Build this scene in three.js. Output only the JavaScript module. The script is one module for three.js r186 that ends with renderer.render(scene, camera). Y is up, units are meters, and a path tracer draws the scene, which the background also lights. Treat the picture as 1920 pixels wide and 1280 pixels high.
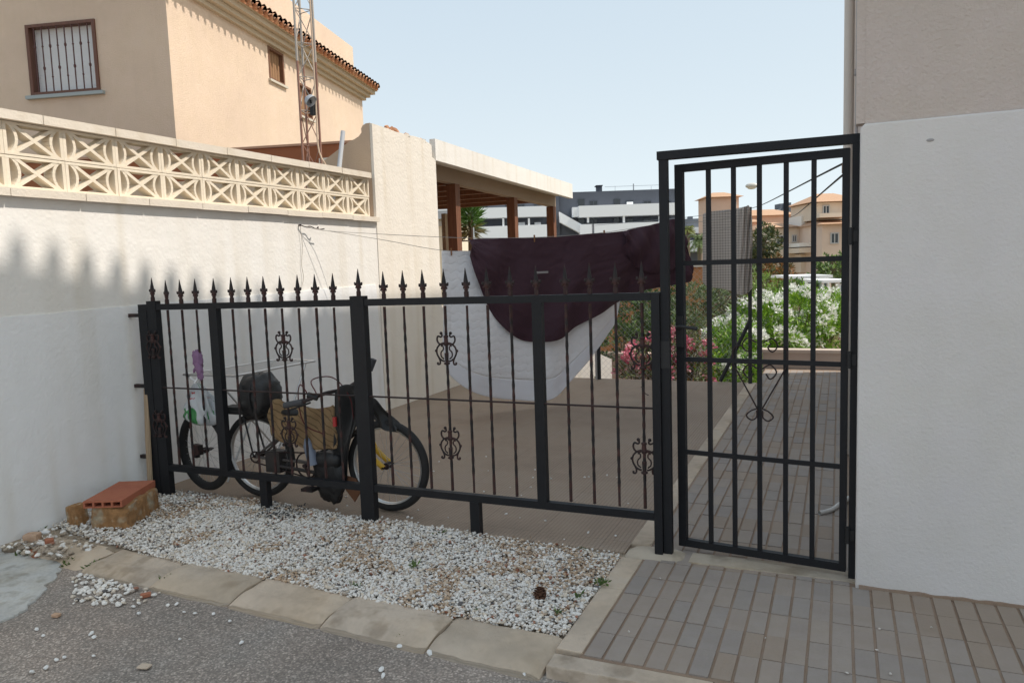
import * as THREE from 'three';
import { mergeGeometries } from 'three/addons/utils/BufferGeometryUtils.js';

// ------------------------------------------------------------------ camera, sky, sun, exposure
const scene = new THREE.Scene();
const F = 1425.8, EYE = new THREE.Vector3(0, 1.55, 0);
const camera = new THREE.PerspectiveCamera(2 * Math.atan(640 / F) * 180 / Math.PI, 1.5, 0.1, 5000);
camera.position.copy(EYE);
camera.rotation.set(-0.09975, 0.40846, -0.03406, 'YXZ');
camera.updateMatrixWorld(true);

const SUN = new THREE.Vector3(1, 1.35, -0.30).normalize();
{
  const w = 1024, h = 512, d = new Float32Array(w * h * 4), v = new THREE.Vector3();
  for (let j = 0; j < h; j++) for (let i = 0; i < w; i++) {
    const el = ((j + 0.5) / h - 0.5) * Math.PI, az = ((i + 0.5) / w - 0.5) * 2 * Math.PI;
    v.set(Math.cos(el) * Math.cos(az), Math.sin(el), Math.cos(el) * Math.sin(az));
    const up = Math.max(0, v.y), c = Math.max(0, v.dot(SUN));
    const k = Math.exp(-up * 3.0), g = 0.5 * Math.pow(c, 3) + 1.3 * Math.pow(c, 20);
    let r = 0.42 + 0.39 * k, gr = 0.54 + 0.355 * k, b = 0.68 + 0.235 * k;
    r += g * 0.62; gr += g * 0.58; b += g * 0.42;
    if (v.y < 0) { const t = Math.min(1, -v.y * 6); r += (0.34 - r) * t; gr += (0.31 - gr) * t; b += (0.27 - b) * t; }
    const o = (j * w + i) * 4; d[o] = r; d[o + 1] = gr; d[o + 2] = b; d[o + 3] = 1;
  }
  const t = new THREE.DataTexture(d, w, h, THREE.RGBAFormat, THREE.FloatType);
  t.mapping = THREE.EquirectangularReflectionMapping; t.magFilter = t.minFilter = THREE.LinearFilter; t.wrapS = THREE.RepeatWrapping; t.needsUpdate = true;
  scene.background = t; scene.environment = t;
}
const sun = new THREE.DirectionalLight(new THREE.Color(1.0, 0.93, 0.84), 3.7);
sun.position.copy(SUN).multiplyScalar(60).add(new THREE.Vector3(-3, 0, -8)); sun.target.position.set(-3, 0, -8);
sun.castShadow = true; sun.shadow.mapSize.set(4096, 4096); sun.shadow.radius = 1.7;
Object.assign(sun.shadow.camera, { left: -40, right: 40, top: 40, bottom: -40, near: 1, far: 160 });
scene.add(sun, sun.target);
const renderer = new THREE.WebGLRenderer({ antialias: true });
renderer.toneMapping = THREE.LinearToneMapping; renderer.toneMappingExposure = 1.12;
renderer.shadowMap.enabled = true; renderer.setSize(1024, 682);

// ------------------------------------------------------------------ helpers
let seed = 20240611;
const rnd = () => { seed = (seed + 0x6d2b79f5) | 0; let t = Math.imul(seed ^ (seed >>> 15), 1 | seed); t = (t + Math.imul(t ^ (t >>> 7), 61 | t)) ^ t; return ((t ^ (t >>> 14)) >>> 0) / 4294967296; };
const rr = (a, b) => a + (b - a) * rnd(), V = (x, y, z) => new THREE.Vector3(x, y, z), lerp = (a, b, t) => a + (b - a) * t;
const rad = (d) => d * Math.PI / 180;
// a pixel of the photograph gives a direction; where it lands is decided by the ground or the wall it touches
const ray = (x, y) => V(x - 960, 640 - y, -F).applyQuaternion(camera.quaternion).normalize();
const hit = (x, y, p, n) => { const d = ray(x, y), q = V(...p), m = V(...n); return EYE.clone().addScaledVector(d, q.sub(EYE).dot(m) / d.dot(m)); };
const G = (x, y, h = 0) => hit(x, y, [0, h, 0], [0, 1, 0]), onX = (x, y, wx) => hit(x, y, [wx, 0, 0], [1, 0, 0]), onZ = (x, y, wz) => hit(x, y, [0, 0, wz], [0, 0, 1]);

const ZERO = V(0, 0, 0), baseOf = new Map([[scene, ZERO]]), used = {};
const numbered = (n) => { used[n] = (used[n] ?? -1) + 1; return used[n] ? n + '_' + String(used[n]).padStart(3, '0') : n; };
function tag(o, label, category, group, kind) { o.userData = { label, category }; if (group) o.userData.group = group; if (kind) o.userData.kind = kind; return o; }
function thing(name, label, category, pos = [0, 0, 0], turn = 0, group) {
  const o = new THREE.Group(); o.name = numbered(name); o.position.set(...pos); o.rotation.y = turn; scene.add(o); baseOf.set(o, V(...pos));
  return tag(o, label, category, group);
}
// geometry in world coordinates unless o.local (the parent's own axes); o.p places a shared geometry at a world position
function part(name, geo, mat, parent = scene, o = {}) {
  const m = new THREE.Mesh(geo, mat), b = baseOf.get(parent) ?? ZERO; m.name = parent === scene ? numbered(name) : name; m.castShadow = m.receiveShadow = true;
  if (o.p) m.position.set(o.p[0] - (o.local ? 0 : b.x), o.p[1] - (o.local ? 0 : b.y), o.p[2] - (o.local ? 0 : b.z)); else if (!o.local) m.position.copy(b).negate();
  if (o.r) m.rotation.set(...o.r); if (o.s) m.scale.set(...o.s);
  baseOf.set(m, o.p && !o.local ? V(...o.p) : ZERO); if (o.kind) m.userData.kind = o.kind; if (o.label) m.userData.label = o.label;
  parent.add(m); return m;
}
const structure = (name, geo, mat, label, category) => { const m = part(name, geo, mat); m.userData = { kind: 'structure', label, category }; return m; };
function uvm(g) {   // uv in metres by the way each face points
  const p = g.attributes.position, n = g.attributes.normal, uv = new Float32Array(p.count * 2);
  for (let i = 0; i < p.count; i++) {
    const ax = Math.abs(n.getX(i)), ay = Math.abs(n.getY(i)), az = Math.abs(n.getZ(i));
    if (ay >= ax && ay >= az) { uv[2 * i] = p.getX(i); uv[2 * i + 1] = p.getZ(i); } else if (ax >= az) { uv[2 * i] = p.getZ(i); uv[2 * i + 1] = p.getY(i); } else { uv[2 * i] = p.getX(i); uv[2 * i + 1] = p.getY(i); }
  }
  g.setAttribute('uv', new THREE.BufferAttribute(uv, 2)); return g;
}
const bx = (x0, x1, y0, y1, z0, z1) => uvm(new THREE.BoxGeometry(Math.abs(x1 - x0), Math.abs(y1 - y0), Math.abs(z1 - z0)).translate((x0 + x1) / 2, (y0 + y1) / 2, (z0 + z1) / 2));
const mrg = (a) => { const l = a.map((g) => { const q = g.index ? g.toNonIndexed() : g; for (const k of Object.keys(q.attributes)) if (!['position', 'normal', 'uv', 'color'].includes(k)) q.deleteAttribute(k); return q; }); const anyC = l.some((q) => q.attributes.color); if (!anyC) l.forEach((q) => q.deleteAttribute('color')); return mergeGeometries(l); };
function rod(a, b, r, n = 8, r2 = r) {   // round bar from a to b
  const A = V(...a), B = V(...b), d = B.clone().sub(A), g = new THREE.CylinderGeometry(r2, r, d.length(), n, 1);
  g.applyQuaternion(new THREE.Quaternion().setFromUnitVectors(V(0, 1, 0), d.clone().normalize())); const c = A.add(B).multiplyScalar(0.5); return g.translate(c.x, c.y, c.z);
}
const tube = (pts, r, seg = 32, n = 6, closed = false) => new THREE.TubeGeometry(new THREE.CatmullRomCurve3(pts.map((p) => p.isVector3 ? p : V(...p)), closed), seg, r, n, closed);
const extr = (pts, depth, holes = [], bevel = 0) => {
  const s = new THREE.Shape(pts.map(([x, y]) => new THREE.Vector2(x, y))); for (const h of holes) s.holes.push(new THREE.Path(h.map(([x, y]) => new THREE.Vector2(x, y))));
  return new THREE.ExtrudeGeometry(s, { depth, bevelEnabled: bevel > 0, bevelSize: bevel, bevelThickness: bevel, bevelSegments: 2, curveSegments: 10 });
};
const alongX = (g) => { const m = new THREE.Matrix4().set(0, 0, 1, 0, 0, 1, 0, 0, 1, 0, 0, 0, 0, 0, 0, 1); g.applyMatrix4(m); const ix = g.index; if (ix) { for (let i = 0; i < ix.count; i += 3) { const a = ix.getX(i); ix.setX(i, ix.getX(i + 1)); ix.setX(i + 1, a); } } else { for (const k of ['position', 'normal', 'uv']) { const t = g.attributes[k], s = t.itemSize; for (let i = 0; i < t.count; i += 3) for (let c = 0; c < s; c++) { const q = t.array[i * s + c]; t.array[i * s + c] = t.array[(i + 1) * s + c]; t.array[(i + 1) * s + c] = q; } } } return uvm(g); };   // shape (z, y) extruded along x

// ------------------------------------------------------------------ computed textures
const hash = (x, y, s) => { let h = Math.imul(x, 374761393) + Math.imul(y, 668265263) + Math.imul(s, 1274126177); h = Math.imul(h ^ (h >>> 13), 1274126177); return ((h ^ (h >>> 16)) >>> 0) / 4294967296; };
function pn(x, y, per, s, pery = per) { const xi = Math.floor(x), yi = Math.floor(y), fx = x - xi, fy = y - yi, u = fx * fx * (3 - 2 * fx), w = fy * fy * (3 - 2 * fy), m = (a, p) => ((a % p) + p) % p; const x0 = m(xi, per), x1 = m(xi + 1, per), y0 = m(yi, pery), y1 = m(yi + 1, pery); return lerp(lerp(hash(x0, y0, s), hash(x1, y0, s), u), lerp(hash(x0, y1, s), hash(x1, y1, s), u), w); }
const fbm = (u, v, per, oct, s) => { let a = 0.5, t = 0, n = 0; for (let i = 0; i < oct; i++) { t += a * pn(u * per, v * per, per, s + i); n += a; a *= 0.55; per *= 2; } return t / n; };
const enc = (c) => Math.round(255 * Math.min(1, Math.max(0, c <= 0.0031308 ? 12.92 * c : 1.055 * Math.pow(c, 1 / 2.4) - 0.055)));
function tex(size, metres, fn, colour = true) {
  const d = new Uint8Array(size * size * 4);
  for (let j = 0; j < size; j++) for (let i = 0; i < size; i++) {
    const c = fn(i / size, j / size, i, j), o = (j * size + i) * 4;
    if (colour) { d[o] = enc(c[0]); d[o + 1] = enc(c[1]); d[o + 2] = enc(c[2]); } else d[o] = d[o + 1] = d[o + 2] = Math.round(255 * Math.min(1, Math.max(0, c))); d[o + 3] = 255;
  }
  const t = new THREE.DataTexture(d, size, size); t.wrapS = t.wrapT = THREE.RepeatWrapping; t.magFilter = THREE.LinearFilter; t.minFilter = THREE.LinearMipmapLinearFilter; t.generateMipmaps = true;
  if (colour) t.colorSpace = THREE.SRGBColorSpace; t.repeat.set(1 / metres, 1 / metres); t.needsUpdate = true; return t;
}
const scaled = (t, m) => { const c = t.clone(); c.repeat.set(1 / m, 1 / m); c.needsUpdate = true; return c; };
const T = {
  render: tex(1024, 3.7, (u, v) => { const a = fbm(u, v, 4, 6, 11), st = pn(u * 60, v * 3, 60, 5, 3), b = fbm(u, v, 24, 3, 31); const k = 0.85 + 0.17 * a - 0.018 * st * st + 0.05 * b; return [k, k * (0.985 + 0.015 * a), k * (0.955 + 0.045 * b)]; }),
  stain: tex(1024, 2.9, (u, v) => { const a = fbm(u, v, 3, 6, 71), st = Math.pow(pn(u * 40, v * 2, 40, 77, 2), 3) * fbm(u, v, 6, 3, 9), b = fbm(u, v, 40, 2, 13); const k = 0.94 - 0.13 * Math.max(0, a - 0.45) - 0.16 * st + 0.04 * b; return [k, k * (1 - 0.05 * st - 0.03 * a), k * (1 - 0.14 * st - 0.07 * a)]; }),
  grit: tex(1024, 0.55, (u, v) => 0.55 * fbm(u, v, 48, 4, 21) + 0.25 * fbm(u, v, 10, 3, 3) + 0.2 * hash(Math.floor(u * 512), Math.floor(v * 512), 4), false),
  trowel: tex(1024, 1.3, (u, v) => 0.6 * fbm(u, v, 5, 6, 41) + 0.12 * pn(u * 10, v * 24, 10, 8, 24) + 0.28 * fbm(u, v, 64, 2, 15), false),
  asphalt: tex(2048, 2.6, (u, v, i, j) => { const q = 330, x = u * q, y = v * q; let best = 9, id = 0; const xi = Math.floor(x), yi = Math.floor(y); for (let a = -1; a < 2; a++) for (let b = -1; b < 2; b++) { const cx = (xi + a + q) % q, cy = (yi + b + q) % q, dx = xi + a + hash(cx, cy, 1) - x, dy = yi + b + hash(cx, cy, 2) - y, dd = dx * dx + dy * dy; if (dd < best) { best = dd; id = hash(cx, cy, 3); } } const l = fbm(u, v, 4, 5, 51), g = fbm(u, v, 10, 4, 61); const k = (0.62 + 0.62 * id * id + 0.2 * (id > 0.93 ? 1 : 0)) * (1 - 0.45 * Math.min(1, best)) * (0.75 + 0.5 * l); return [0.355 * k * (1 + 0.16 * g), 0.318 * k * (1 + 0.06 * g), 0.285 * k]; }),
  asphaltB: tex(1024, 1.3, (u, v) => { const q = 165, x = u * q, y = v * q; let best = 9; const xi = Math.floor(x), yi = Math.floor(y); for (let a = -1; a < 2; a++) for (let b = -1; b < 2; b++) { const cx = (xi + a + q) % q, cy = (yi + b + q) % q, dx = xi + a + hash(cx, cy, 1) - x, dy = yi + b + hash(cx, cy, 2) - y, dd = dx * dx + dy * dy; best = Math.min(best, dd); } return 1 - best; }, false),
  cement: tex(1024, 1.7, (u, v) => { const a = fbm(u, v, 5, 6, 81), b = fbm(u, v, 60, 2, 83), c = fbm(u, v, 3, 4, 85); const k = 0.60 + 0.52 * a + 0.16 * b, t = Math.max(0, c - 0.42), q = Math.max(0, Math.min(1, (fbm(u, v, 9, 4, 87) - 0.58) * 6)); return [k * (1 + 0.15 * t - 0.25 * q), k * (1 - 0.27 * q), k * (1 - 0.25 * t - 0.3 * q)]; }),
  ribs: tex(2048, 1.6, (u, v) => { const g = (x) => { const f = x - Math.floor(x); return f < 0.2 ? 1 : 0; }; const r = g(u * 68), t = g(v * 68), joint = (u * 4 % 1) < 0.016 || (v * 4 % 1) < 0.016 ? 1 : 0; return 1 - 0.85 * Math.max(r, t) - 0.2 * joint + 0.1 * fbm(u, v, 60, 2, 5); }, false),
  ribsC: tex(2048, 1.6, (u, v) => { const g = (x) => { const f = x - Math.floor(x); return f < 0.2 ? 1 : 0; }; const gr = Math.max(g(u * 68), g(v * 68)), joint = (u * 4 % 1) < 0.016 || (v * 4 % 1) < 0.016 ? 1 : 0, tone = hash(Math.floor(u * 4), Math.floor(v * 4), 7), a = fbm(u, v, 3, 6, 17), sp = fbm(u, v, 30, 3, 19); const k = (0.70 + 0.38 * a + 0.05 * tone + 0.12 * sp) * (1 - 0.26 * gr - 0.1 * joint); return [k * 1.03, k, k * 0.95]; }),
  dirt: tex(1024, 3.1, (u, v) => { const a = fbm(u, v, 6, 6, 91), b = fbm(u, v, 90, 2, 93); const k = 0.6 + 0.5 * a + 0.25 * b; return [k, k * 0.96, k * 0.9]; }),
  wood: tex(512, 0.6, (u, v) => { const n = fbm(u, v, 4, 4, 101), k = 0.72 + 0.35 * pn(u * 60 + n * 4, v * 3, 60, 103, 3); return [k, k * 0.95, k * 0.9]; }),
  quilt: tex(1024, 0.42, (u, v) => { const a = Math.abs(((v * 5 + 0.13 * Math.sin(u * 2 * Math.PI * 4) + 0.35 * fbm(u, v, 3, 3, 9)) % 1 + 1) % 1 - 0.5) * 2, b = Math.abs(((u * 4 + 0.1 * Math.sin(v * 2 * Math.PI * 5)) % 1 + 1) % 1 - 0.5) * 2; return 0.5 * Math.sqrt(Math.max(0, 1 - Math.pow(a, 3))) + 0.2 * (1 - Math.pow(b, 6)) + 0.2 * fbm(u, v, 12, 3, 3); }, false),
  weave: tex(512, 0.02, (u, v) => 0.5 + 0.25 * Math.sin(u * Math.PI * 16) * Math.sin(v * Math.PI * 16) + 0.2 * fbm(u, v, 30, 2, 7), false),
  check: tex(512, 0.128, (u, v) => { const s = 4, a = Math.abs((u * s) % 1 - 0.5), b = Math.abs((v * s) % 1 - 0.5), line = (a > 0.36 ? 0.5 : 0) + (b > 0.36 ? 0.5 : 0); const k = 0.86 - 0.56 * Math.min(1, line) + 0.05 * fbm(u, v, 40, 2, 5); return [k, k * 0.96, k * 0.9]; }),
  clay: tex(512, 0.4, (u, v) => { const a = fbm(u, v, 5, 5, 111), b = fbm(u, v, 50, 2, 113), k = 0.75 + 0.35 * a + 0.12 * b; return [k, k * (0.9 + 0.1 * a), k * (0.85 + 0.15 * b)]; }),
  rust: tex(512, 0.5, (u, v) => { const a = fbm(u, v, 10, 5, 121), t = Math.max(0, Math.min(1, (a - 0.45) * 4)); return [0.8 + t * 2.2, 0.8 + t * 0.7, 0.8 + t * 0.45].map((x) => x / 4); }),
};
const C = (r, g, b) => new THREE.Color().setRGB(r, g, b);
const mat = (c, o = {}) => { const { bump, bs, physical, ...q } = o; const m = new (physical ? THREE.MeshPhysicalMaterial : THREE.MeshStandardMaterial)({ color: Array.isArray(c) ? C(...c) : c, roughness: 0.9, metalness: 0, ...q }); if (bump) { m.bumpMap = bump; m.bumpScale = bs ?? 0.003; } return m; };
const M = {
  whiteLow: mat([0.86, 0.865, 0.88], { map: T.stain, bump: T.trowel, bs: 0.006 }),
  whiteUp: mat([0.83, 0.805, 0.77], { map: T.stain, bump: T.trowel, bs: 0.006 }),
  cream: mat([0.82, 0.765, 0.69], { map: T.stain, bump: T.trowel, bs: 0.008 }),
  swoop: mat([0.62, 0.46, 0.33], { map: T.render, bump: T.grit, bs: 0.006 }),
  breeze: mat([0.86, 0.755, 0.605], { map: T.render, bump: T.grit, bs: 0.003 }),
  coping: mat([0.78, 0.70, 0.60], { map: T.stain, bump: T.grit, bs: 0.004 }),
  house: mat([0.78, 0.605, 0.465], { map: T.render, bump: T.grit, bs: 0.012 }),
  cornice: mat([0.56, 0.46, 0.34], { map: T.render, bump: T.grit, bs: 0.004 }),
  rightUp: mat([0.71, 0.605, 0.545], { map: T.render, bump: T.grit, bs: 0.012 }),
  rightLow: mat([0.715, 0.68, 0.66], { map: T.render, bump: T.grit, bs: 0.0035 }),
  terra: mat([0.33, 0.115, 0.05], { map: T.render, bump: T.grit, bs: 0.005 }),
  rail: mat([0.0105, 0.0115, 0.0145], { map: T.clay, roughness: 0.55, physical: true, specularIntensity: 0.6, bump: T.grit, bs: 0.0008 }),
  rusty: mat([0.075, 0.055, 0.055], { roughness: 0.75, map: T.rust, bump: T.grit, bs: 0.001 }),
  brown: mat([0.19, 0.075, 0.035], { map: T.wood, roughness: 0.7 }),
  beam: mat([0.34, 0.25, 0.18], { map: T.render }),
  tile: [mat([0.56, 0.29, 0.165], { map: T.clay, bump: T.grit, bs: 0.003 }), mat([0.50, 0.255, 0.145], { map: T.clay, bump: T.grit, bs: 0.003 }), mat([0.62, 0.37, 0.23], { map: T.clay, bump: T.grit, bs: 0.003 })],
  concrete: mat([0.50, 0.42, 0.33], { map: T.cement, bump: T.grit, bs: 0.004 }),
  kerb: [mat([0.60, 0.49, 0.385], { map: T.cement, bump: T.grit, bs: 0.005 }), mat([0.58, 0.48, 0.385], { map: scaled(T.cement, 1.1), bump: T.grit, bs: 0.005 }), mat([0.55, 0.46, 0.37], { map: scaled(T.cement, 2.3), bump: T.grit, bs: 0.005 })],
  paver: [[0.345, 0.293, 0.257], [0.33, 0.287, 0.258], [0.36, 0.30, 0.255], [0.345, 0.275, 0.22]].map((c, i) => mat(c.map((x) => x * 0.97), { map: scaled(T.render, 0.5 + 0.15 * i), bump: T.grit, bs: 0.002 })),
  sand: mat([0.31, 0.225, 0.17], { map: T.dirt, bump: T.grit, bs: 0.004 }),
  floor: mat([0.355, 0.272, 0.212], { map: T.ribsC, bump: T.ribs, bs: 0.003, roughness: 0.8 }),
  asphalt: mat([1, 1, 1], { map: T.asphalt, bump: T.asphaltB, bs: 0.003 }),
  patch: mat([0.52, 0.52, 0.505], { map: scaled(T.cement, 0.8), bump: T.trowel, bs: 0.012 }),
  soil: mat([0.40, 0.33, 0.26], { map: T.dirt, bump: T.grit, bs: 0.01 }),
  earth: mat([0.24, 0.20, 0.13], { map: T.dirt, bump: T.grit, bs: 0.01 }),
  black: mat([0.012, 0.012, 0.013], { roughness: 0.6 }), rubber: mat([0.022, 0.021, 0.021], { roughness: 0.85 }), nylon: mat([0.016, 0.016, 0.017], { roughness: 0.45, bump: T.grit, bs: 0.002 }),
  steel: mat([0.45, 0.45, 0.46], { roughness: 0.4, metalness: 0.9 }), alu: mat([0.6, 0.6, 0.6], { roughness: 0.35, metalness: 0.85 }), galv: mat([0.42, 0.43, 0.45], { roughness: 0.55, metalness: 0.5 }),
  yellow: mat([0.62, 0.36, 0.02], { roughness: 0.35 }), red: mat([0.45, 0.03, 0.03], { roughness: 0.5 }), white: mat([0.8, 0.8, 0.8], { roughness: 0.6 }),
  glass: mat([0.03, 0.035, 0.04], { roughness: 0.08 }),
};

// ------------------------------------------------------------------ ground
{
  const zs = [80, -9.9, -10.0, -14, -30, -60, -120, -400, -3000], ys = [-0.2, -0.2, -1.7, -1.8, -2.3, -3, -4, -6, -9], xs = [-3000, -200, -40, 0, 40, 200, 3000];
  const p = [], id = []; zs.forEach((z, i) => xs.forEach((x) => p.push(x, ys[i], z)));
  for (let i = 0; i + 1 < zs.length; i++) for (let j = 0; j + 1 < xs.length; j++) { const a = i * xs.length + j, b = a + 1, c = a + xs.length, d = c + 1; id.push(a, b, c, b, d, c); }
  const g = new THREE.BufferGeometry(); g.setAttribute('position', new THREE.Float32BufferAttribute(p, 3)); g.setIndex(id); g.computeVertexNormals();
  structure('ground', uvm(g), M.earth, 'dry brown earth spreading out behind the yard', 'ground');
}
{ // street
  const g = new THREE.PlaneGeometry(60, 34, 200, 120).rotateX(-Math.PI / 2).translate(0, 0, 13.9), p = g.attributes.position;
  for (let i = 0; i < p.count; i++) { const x = p.getX(i), z = p.getZ(i); p.setY(i, -0.052 + 0.008 * (fbm((x + 40) / 20, (z + 40) / 20, 20, 3, 5) - 0.5)); }
  g.computeVertexNormals(); structure('road', uvm(g), M.asphalt, 'worn dusty grey brown asphalt street in front of the kerb', 'road');
}
{ // cement patch on the street by the wall
  const e = [[-40, 1190], [0, 1165], [30, 1152], [62, 1126], [75, 1108], [100, 1085], [112, 1066], [108, 1050], [85, 1042], [40, 1036], [0, 1040]].map(([x, y]) => G(x, y, -0.045));
  const raw = [...e.map((v) => [v.x, -v.z]), [-4.6, 2.8]], pts = []; raw.forEach(([x, z], i) => { const [u, w] = raw[Math.min(raw.length - 1, i + 1)]; for (let q = 0; q < 8; q++) { const t = q / 8, n = 0.05 * (fbm((lerp(x, u, t) + 9) / 3, (lerp(z, w, t) + 9) / 3, 48, 4, 3) - 0.5); pts.push([lerp(x, u, t) + n, lerp(z, w, t) + n]); } }); pts.push([-4.6, 0.6], [-3.6, 0.9]);
  const g = extr(pts, 0.008, [], 0.005).rotateX(-Math.PI / 2).translate(0, -0.052, 0);
  structure('cement_patch', uvm(g), M.patch, 'pale grey smeared cement patch on the street below the white wall', 'cement patch');
}
const kerbBack = (x) => -3.03 + 0.058 * (x + 4.4);
{ // base of the gravel bed
  const pts = [[-4.6, 2.82], [-4.44, 2.84], [-4.42, -kerbBack(-4.42) - 0.02], [-1.02, -kerbBack(-1.02) - 0.02], [-1.02, 3.95], [-4.6, 3.95]];
  const g = extr(pts, 0.12).rotateX(-Math.PI / 2).translate(0, -0.132, 0); structure('gravel_bed', uvm(g), M.soil, 'brown soil strip under the white gravel between kerb and fence', 'soil');
}
{ // courtyard floor with its retaining edge
  structure('courtyard_floor', bx(-4.6, -1.045, -1.9, 0, -9.74, -3.84), M.floor, 'brown finely ribbed tiled yard floor behind the fence', 'floor');
}
{ // kerb of worn stones
  const root = thing('kerb', 'row of worn sloping beige kerb stones between gravel and street', 'kerb', [-2.7, 0, -2.9]); root.userData.kind = 'structure';
  const joints = [-4.42, -3.83, -3.262, -2.70, -2.13, -1.565, -1.035];
  for (let k = 0; k < 6; k++) {
    const x0 = joints[k] + 0.005, x1 = joints[k + 1] - 0.005, g = new THREE.BoxGeometry(x1 - x0, 0.2, 0.27, 16, 4, 12), p = g.attributes.position, L = x1 - x0, low = k === 0 ? -0.012 : k === 1 ? -0.004 : 0.004;
    for (let i = 0; i < p.count; i++) {
      const lx = p.getX(i), ly = p.getY(i), lz = p.getZ(i), t = lz / 0.27 + 0.5, e = Math.min(1, (L / 2 - Math.abs(lx)) / 0.03);
      const n = fbm((lx + k * 2.1 + 9) / 4, (lz + 3) / 4, 64, 3, 7) - 0.5;
      const top = low - 0.05 * Math.pow(Math.max(0, (t - 0.32) / 0.68), 1.7) - 0.012 * Math.pow(1 - Math.max(0, e), 2) + 0.012 * n - 0.012 * Math.exp(-Math.pow((t - 0.35) / 0.2, 2)) * (k % 2) - (t > 0.97 ? 0.02 : 0);
      const x = (x0 + x1) / 2 + lx, y = ly > 0.09 ? top : Math.min(-0.09, ly), skew = 0.03 * t;
      p.setXYZ(i, x - skew * 0.6 + 0.006 * n, y, kerbBack(x) - 0.005 + t * 0.27 + 0.012 * (fbm((x + 9) / 4, 0.3, 32, 3, 9) - 0.5));
    }
    g.computeVertexNormals(); part('kerb_stone', uvm(g), M.kerb[k % 3], root);
  }
}
{ // paved path and forecourt
  const root = part('path', mrg([bx(-0.935, 0.09, -1.9, -0.0012, -11.05, -3.74), bx(-0.935, 4.5, -0.3, -0.0012, -3.74, -2.72)]), M.sand); root.userData = { kind: 'structure', label: 'paved path of narrow grey blocks running from street past the gate', category: 'path' };
  const pg = uvm(new THREE.BoxGeometry(0.0705, 0.03, 0.199)), variants = [pg];
  for (let k = 1; k < 5; k++) { const q = pg.clone(), uv = q.attributes.uv; for (let i = 0; i < uv.count; i++) uv.setXY(i, uv.getX(i) + k * 0.23, uv.getY(i) + k * 0.31); variants.push(q); }
  const rest = [[], [], [], []];
  let count = 0;
  const lay = (c, r, far) => {
    const x = -0.925 + 0.0822 * (c + 0.5), z = -2.735 - 0.2045 * (r + 0.5), y = -0.0125 + rr(-0.0025, 0.0025), dirty = fbm((x + 5) / 4, (z + 20) / 4, 8, 3, 3) + (x > 0.15 ? 0.12 : 0), m = dirty > 0.6 ? 3 : Math.floor(rnd() * 3);
    if (far) { rest[m].push(variants[Math.floor(rnd() * 5)].clone().translate(x, y, z)); return; }
    part('paver', variants[Math.floor(rnd() * 5)], M.paver[m], root, { p: [x, y, z], r: [rr(-0.006, 0.006), rr(-0.008, 0.008), rr(-0.01, 0.01)] }); count++;
  };
  for (let r = 0; r < 5; r++) for (let c = 0; c < 60; c++) lay(c, r, c > 25);
  for (let r = 5; r < 40; r++) for (let c = 0; c < 12; c++) lay(c, r, r > 18);
  rest.forEach((l, i) => { if (l.length) part('distant_pavers', mrg(l), M.paver[i], root, { kind: 'stuff' }); });
}
{ // border stones along the path
  const root = thing('path_edging', 'beige concrete edging stones framing the grey paved path', 'edging', [-0.97, 0, -3.2]); root.userData.kind = 'structure';
  const st = (x0, x1, z0, z1, y = 0.006) => { const g = extr([[x0, -z0], [x1, -z0], [x1, -z1], [x0, -z1]], 0.2, [], 0.006).rotateX(-Math.PI / 2).translate(0, y - 0.206, 0); part('edging_stone', uvm(g), M.kerb[Math.floor(rnd() * 3)], root); };
  st(-1.035, -0.937, -2.755, -3.365); st(-1.04, -0.937, -3.38, -3.76);
  for (let z = -3.98; z > -9.6; z -= 1.0) st(-1.04, -0.94, z, Math.max(z - 0.985, -9.72), 0.004);
  for (const [a, b] of [[-1.03, -0.42], [-0.405, 0.58], [0.595, 1.58], [1.595, 2.58], [2.595, 4.4]]) st(a, b, -2.625, -2.712, 0.002);
  const g = uvm(new THREE.BoxGeometry(0.34, 0.2, 0.2, 8, 3, 6)), p = g.attributes.position; for (let i = 0; i < p.count; i++) if (p.getY(i) > 0) p.setY(i, 0.1 + 0.012 * fbm(p.getX(i) + 2, p.getZ(i) + 2, 16, 3, 4) - 0.03 * Math.pow(Math.abs(p.getX(i)) / 0.17, 4) - 0.03 * Math.pow(Math.abs(p.getZ(i)) / 0.1, 4)); g.computeVertexNormals();
  part('mortar_footing', g.translate(-0.87, -0.085, -3.87), M.concrete, root);
  part('gate_sill', bx(-0.7, 0.085, -0.1, 0.008, -3.93, -3.8), M.concrete, root);
}

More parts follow.
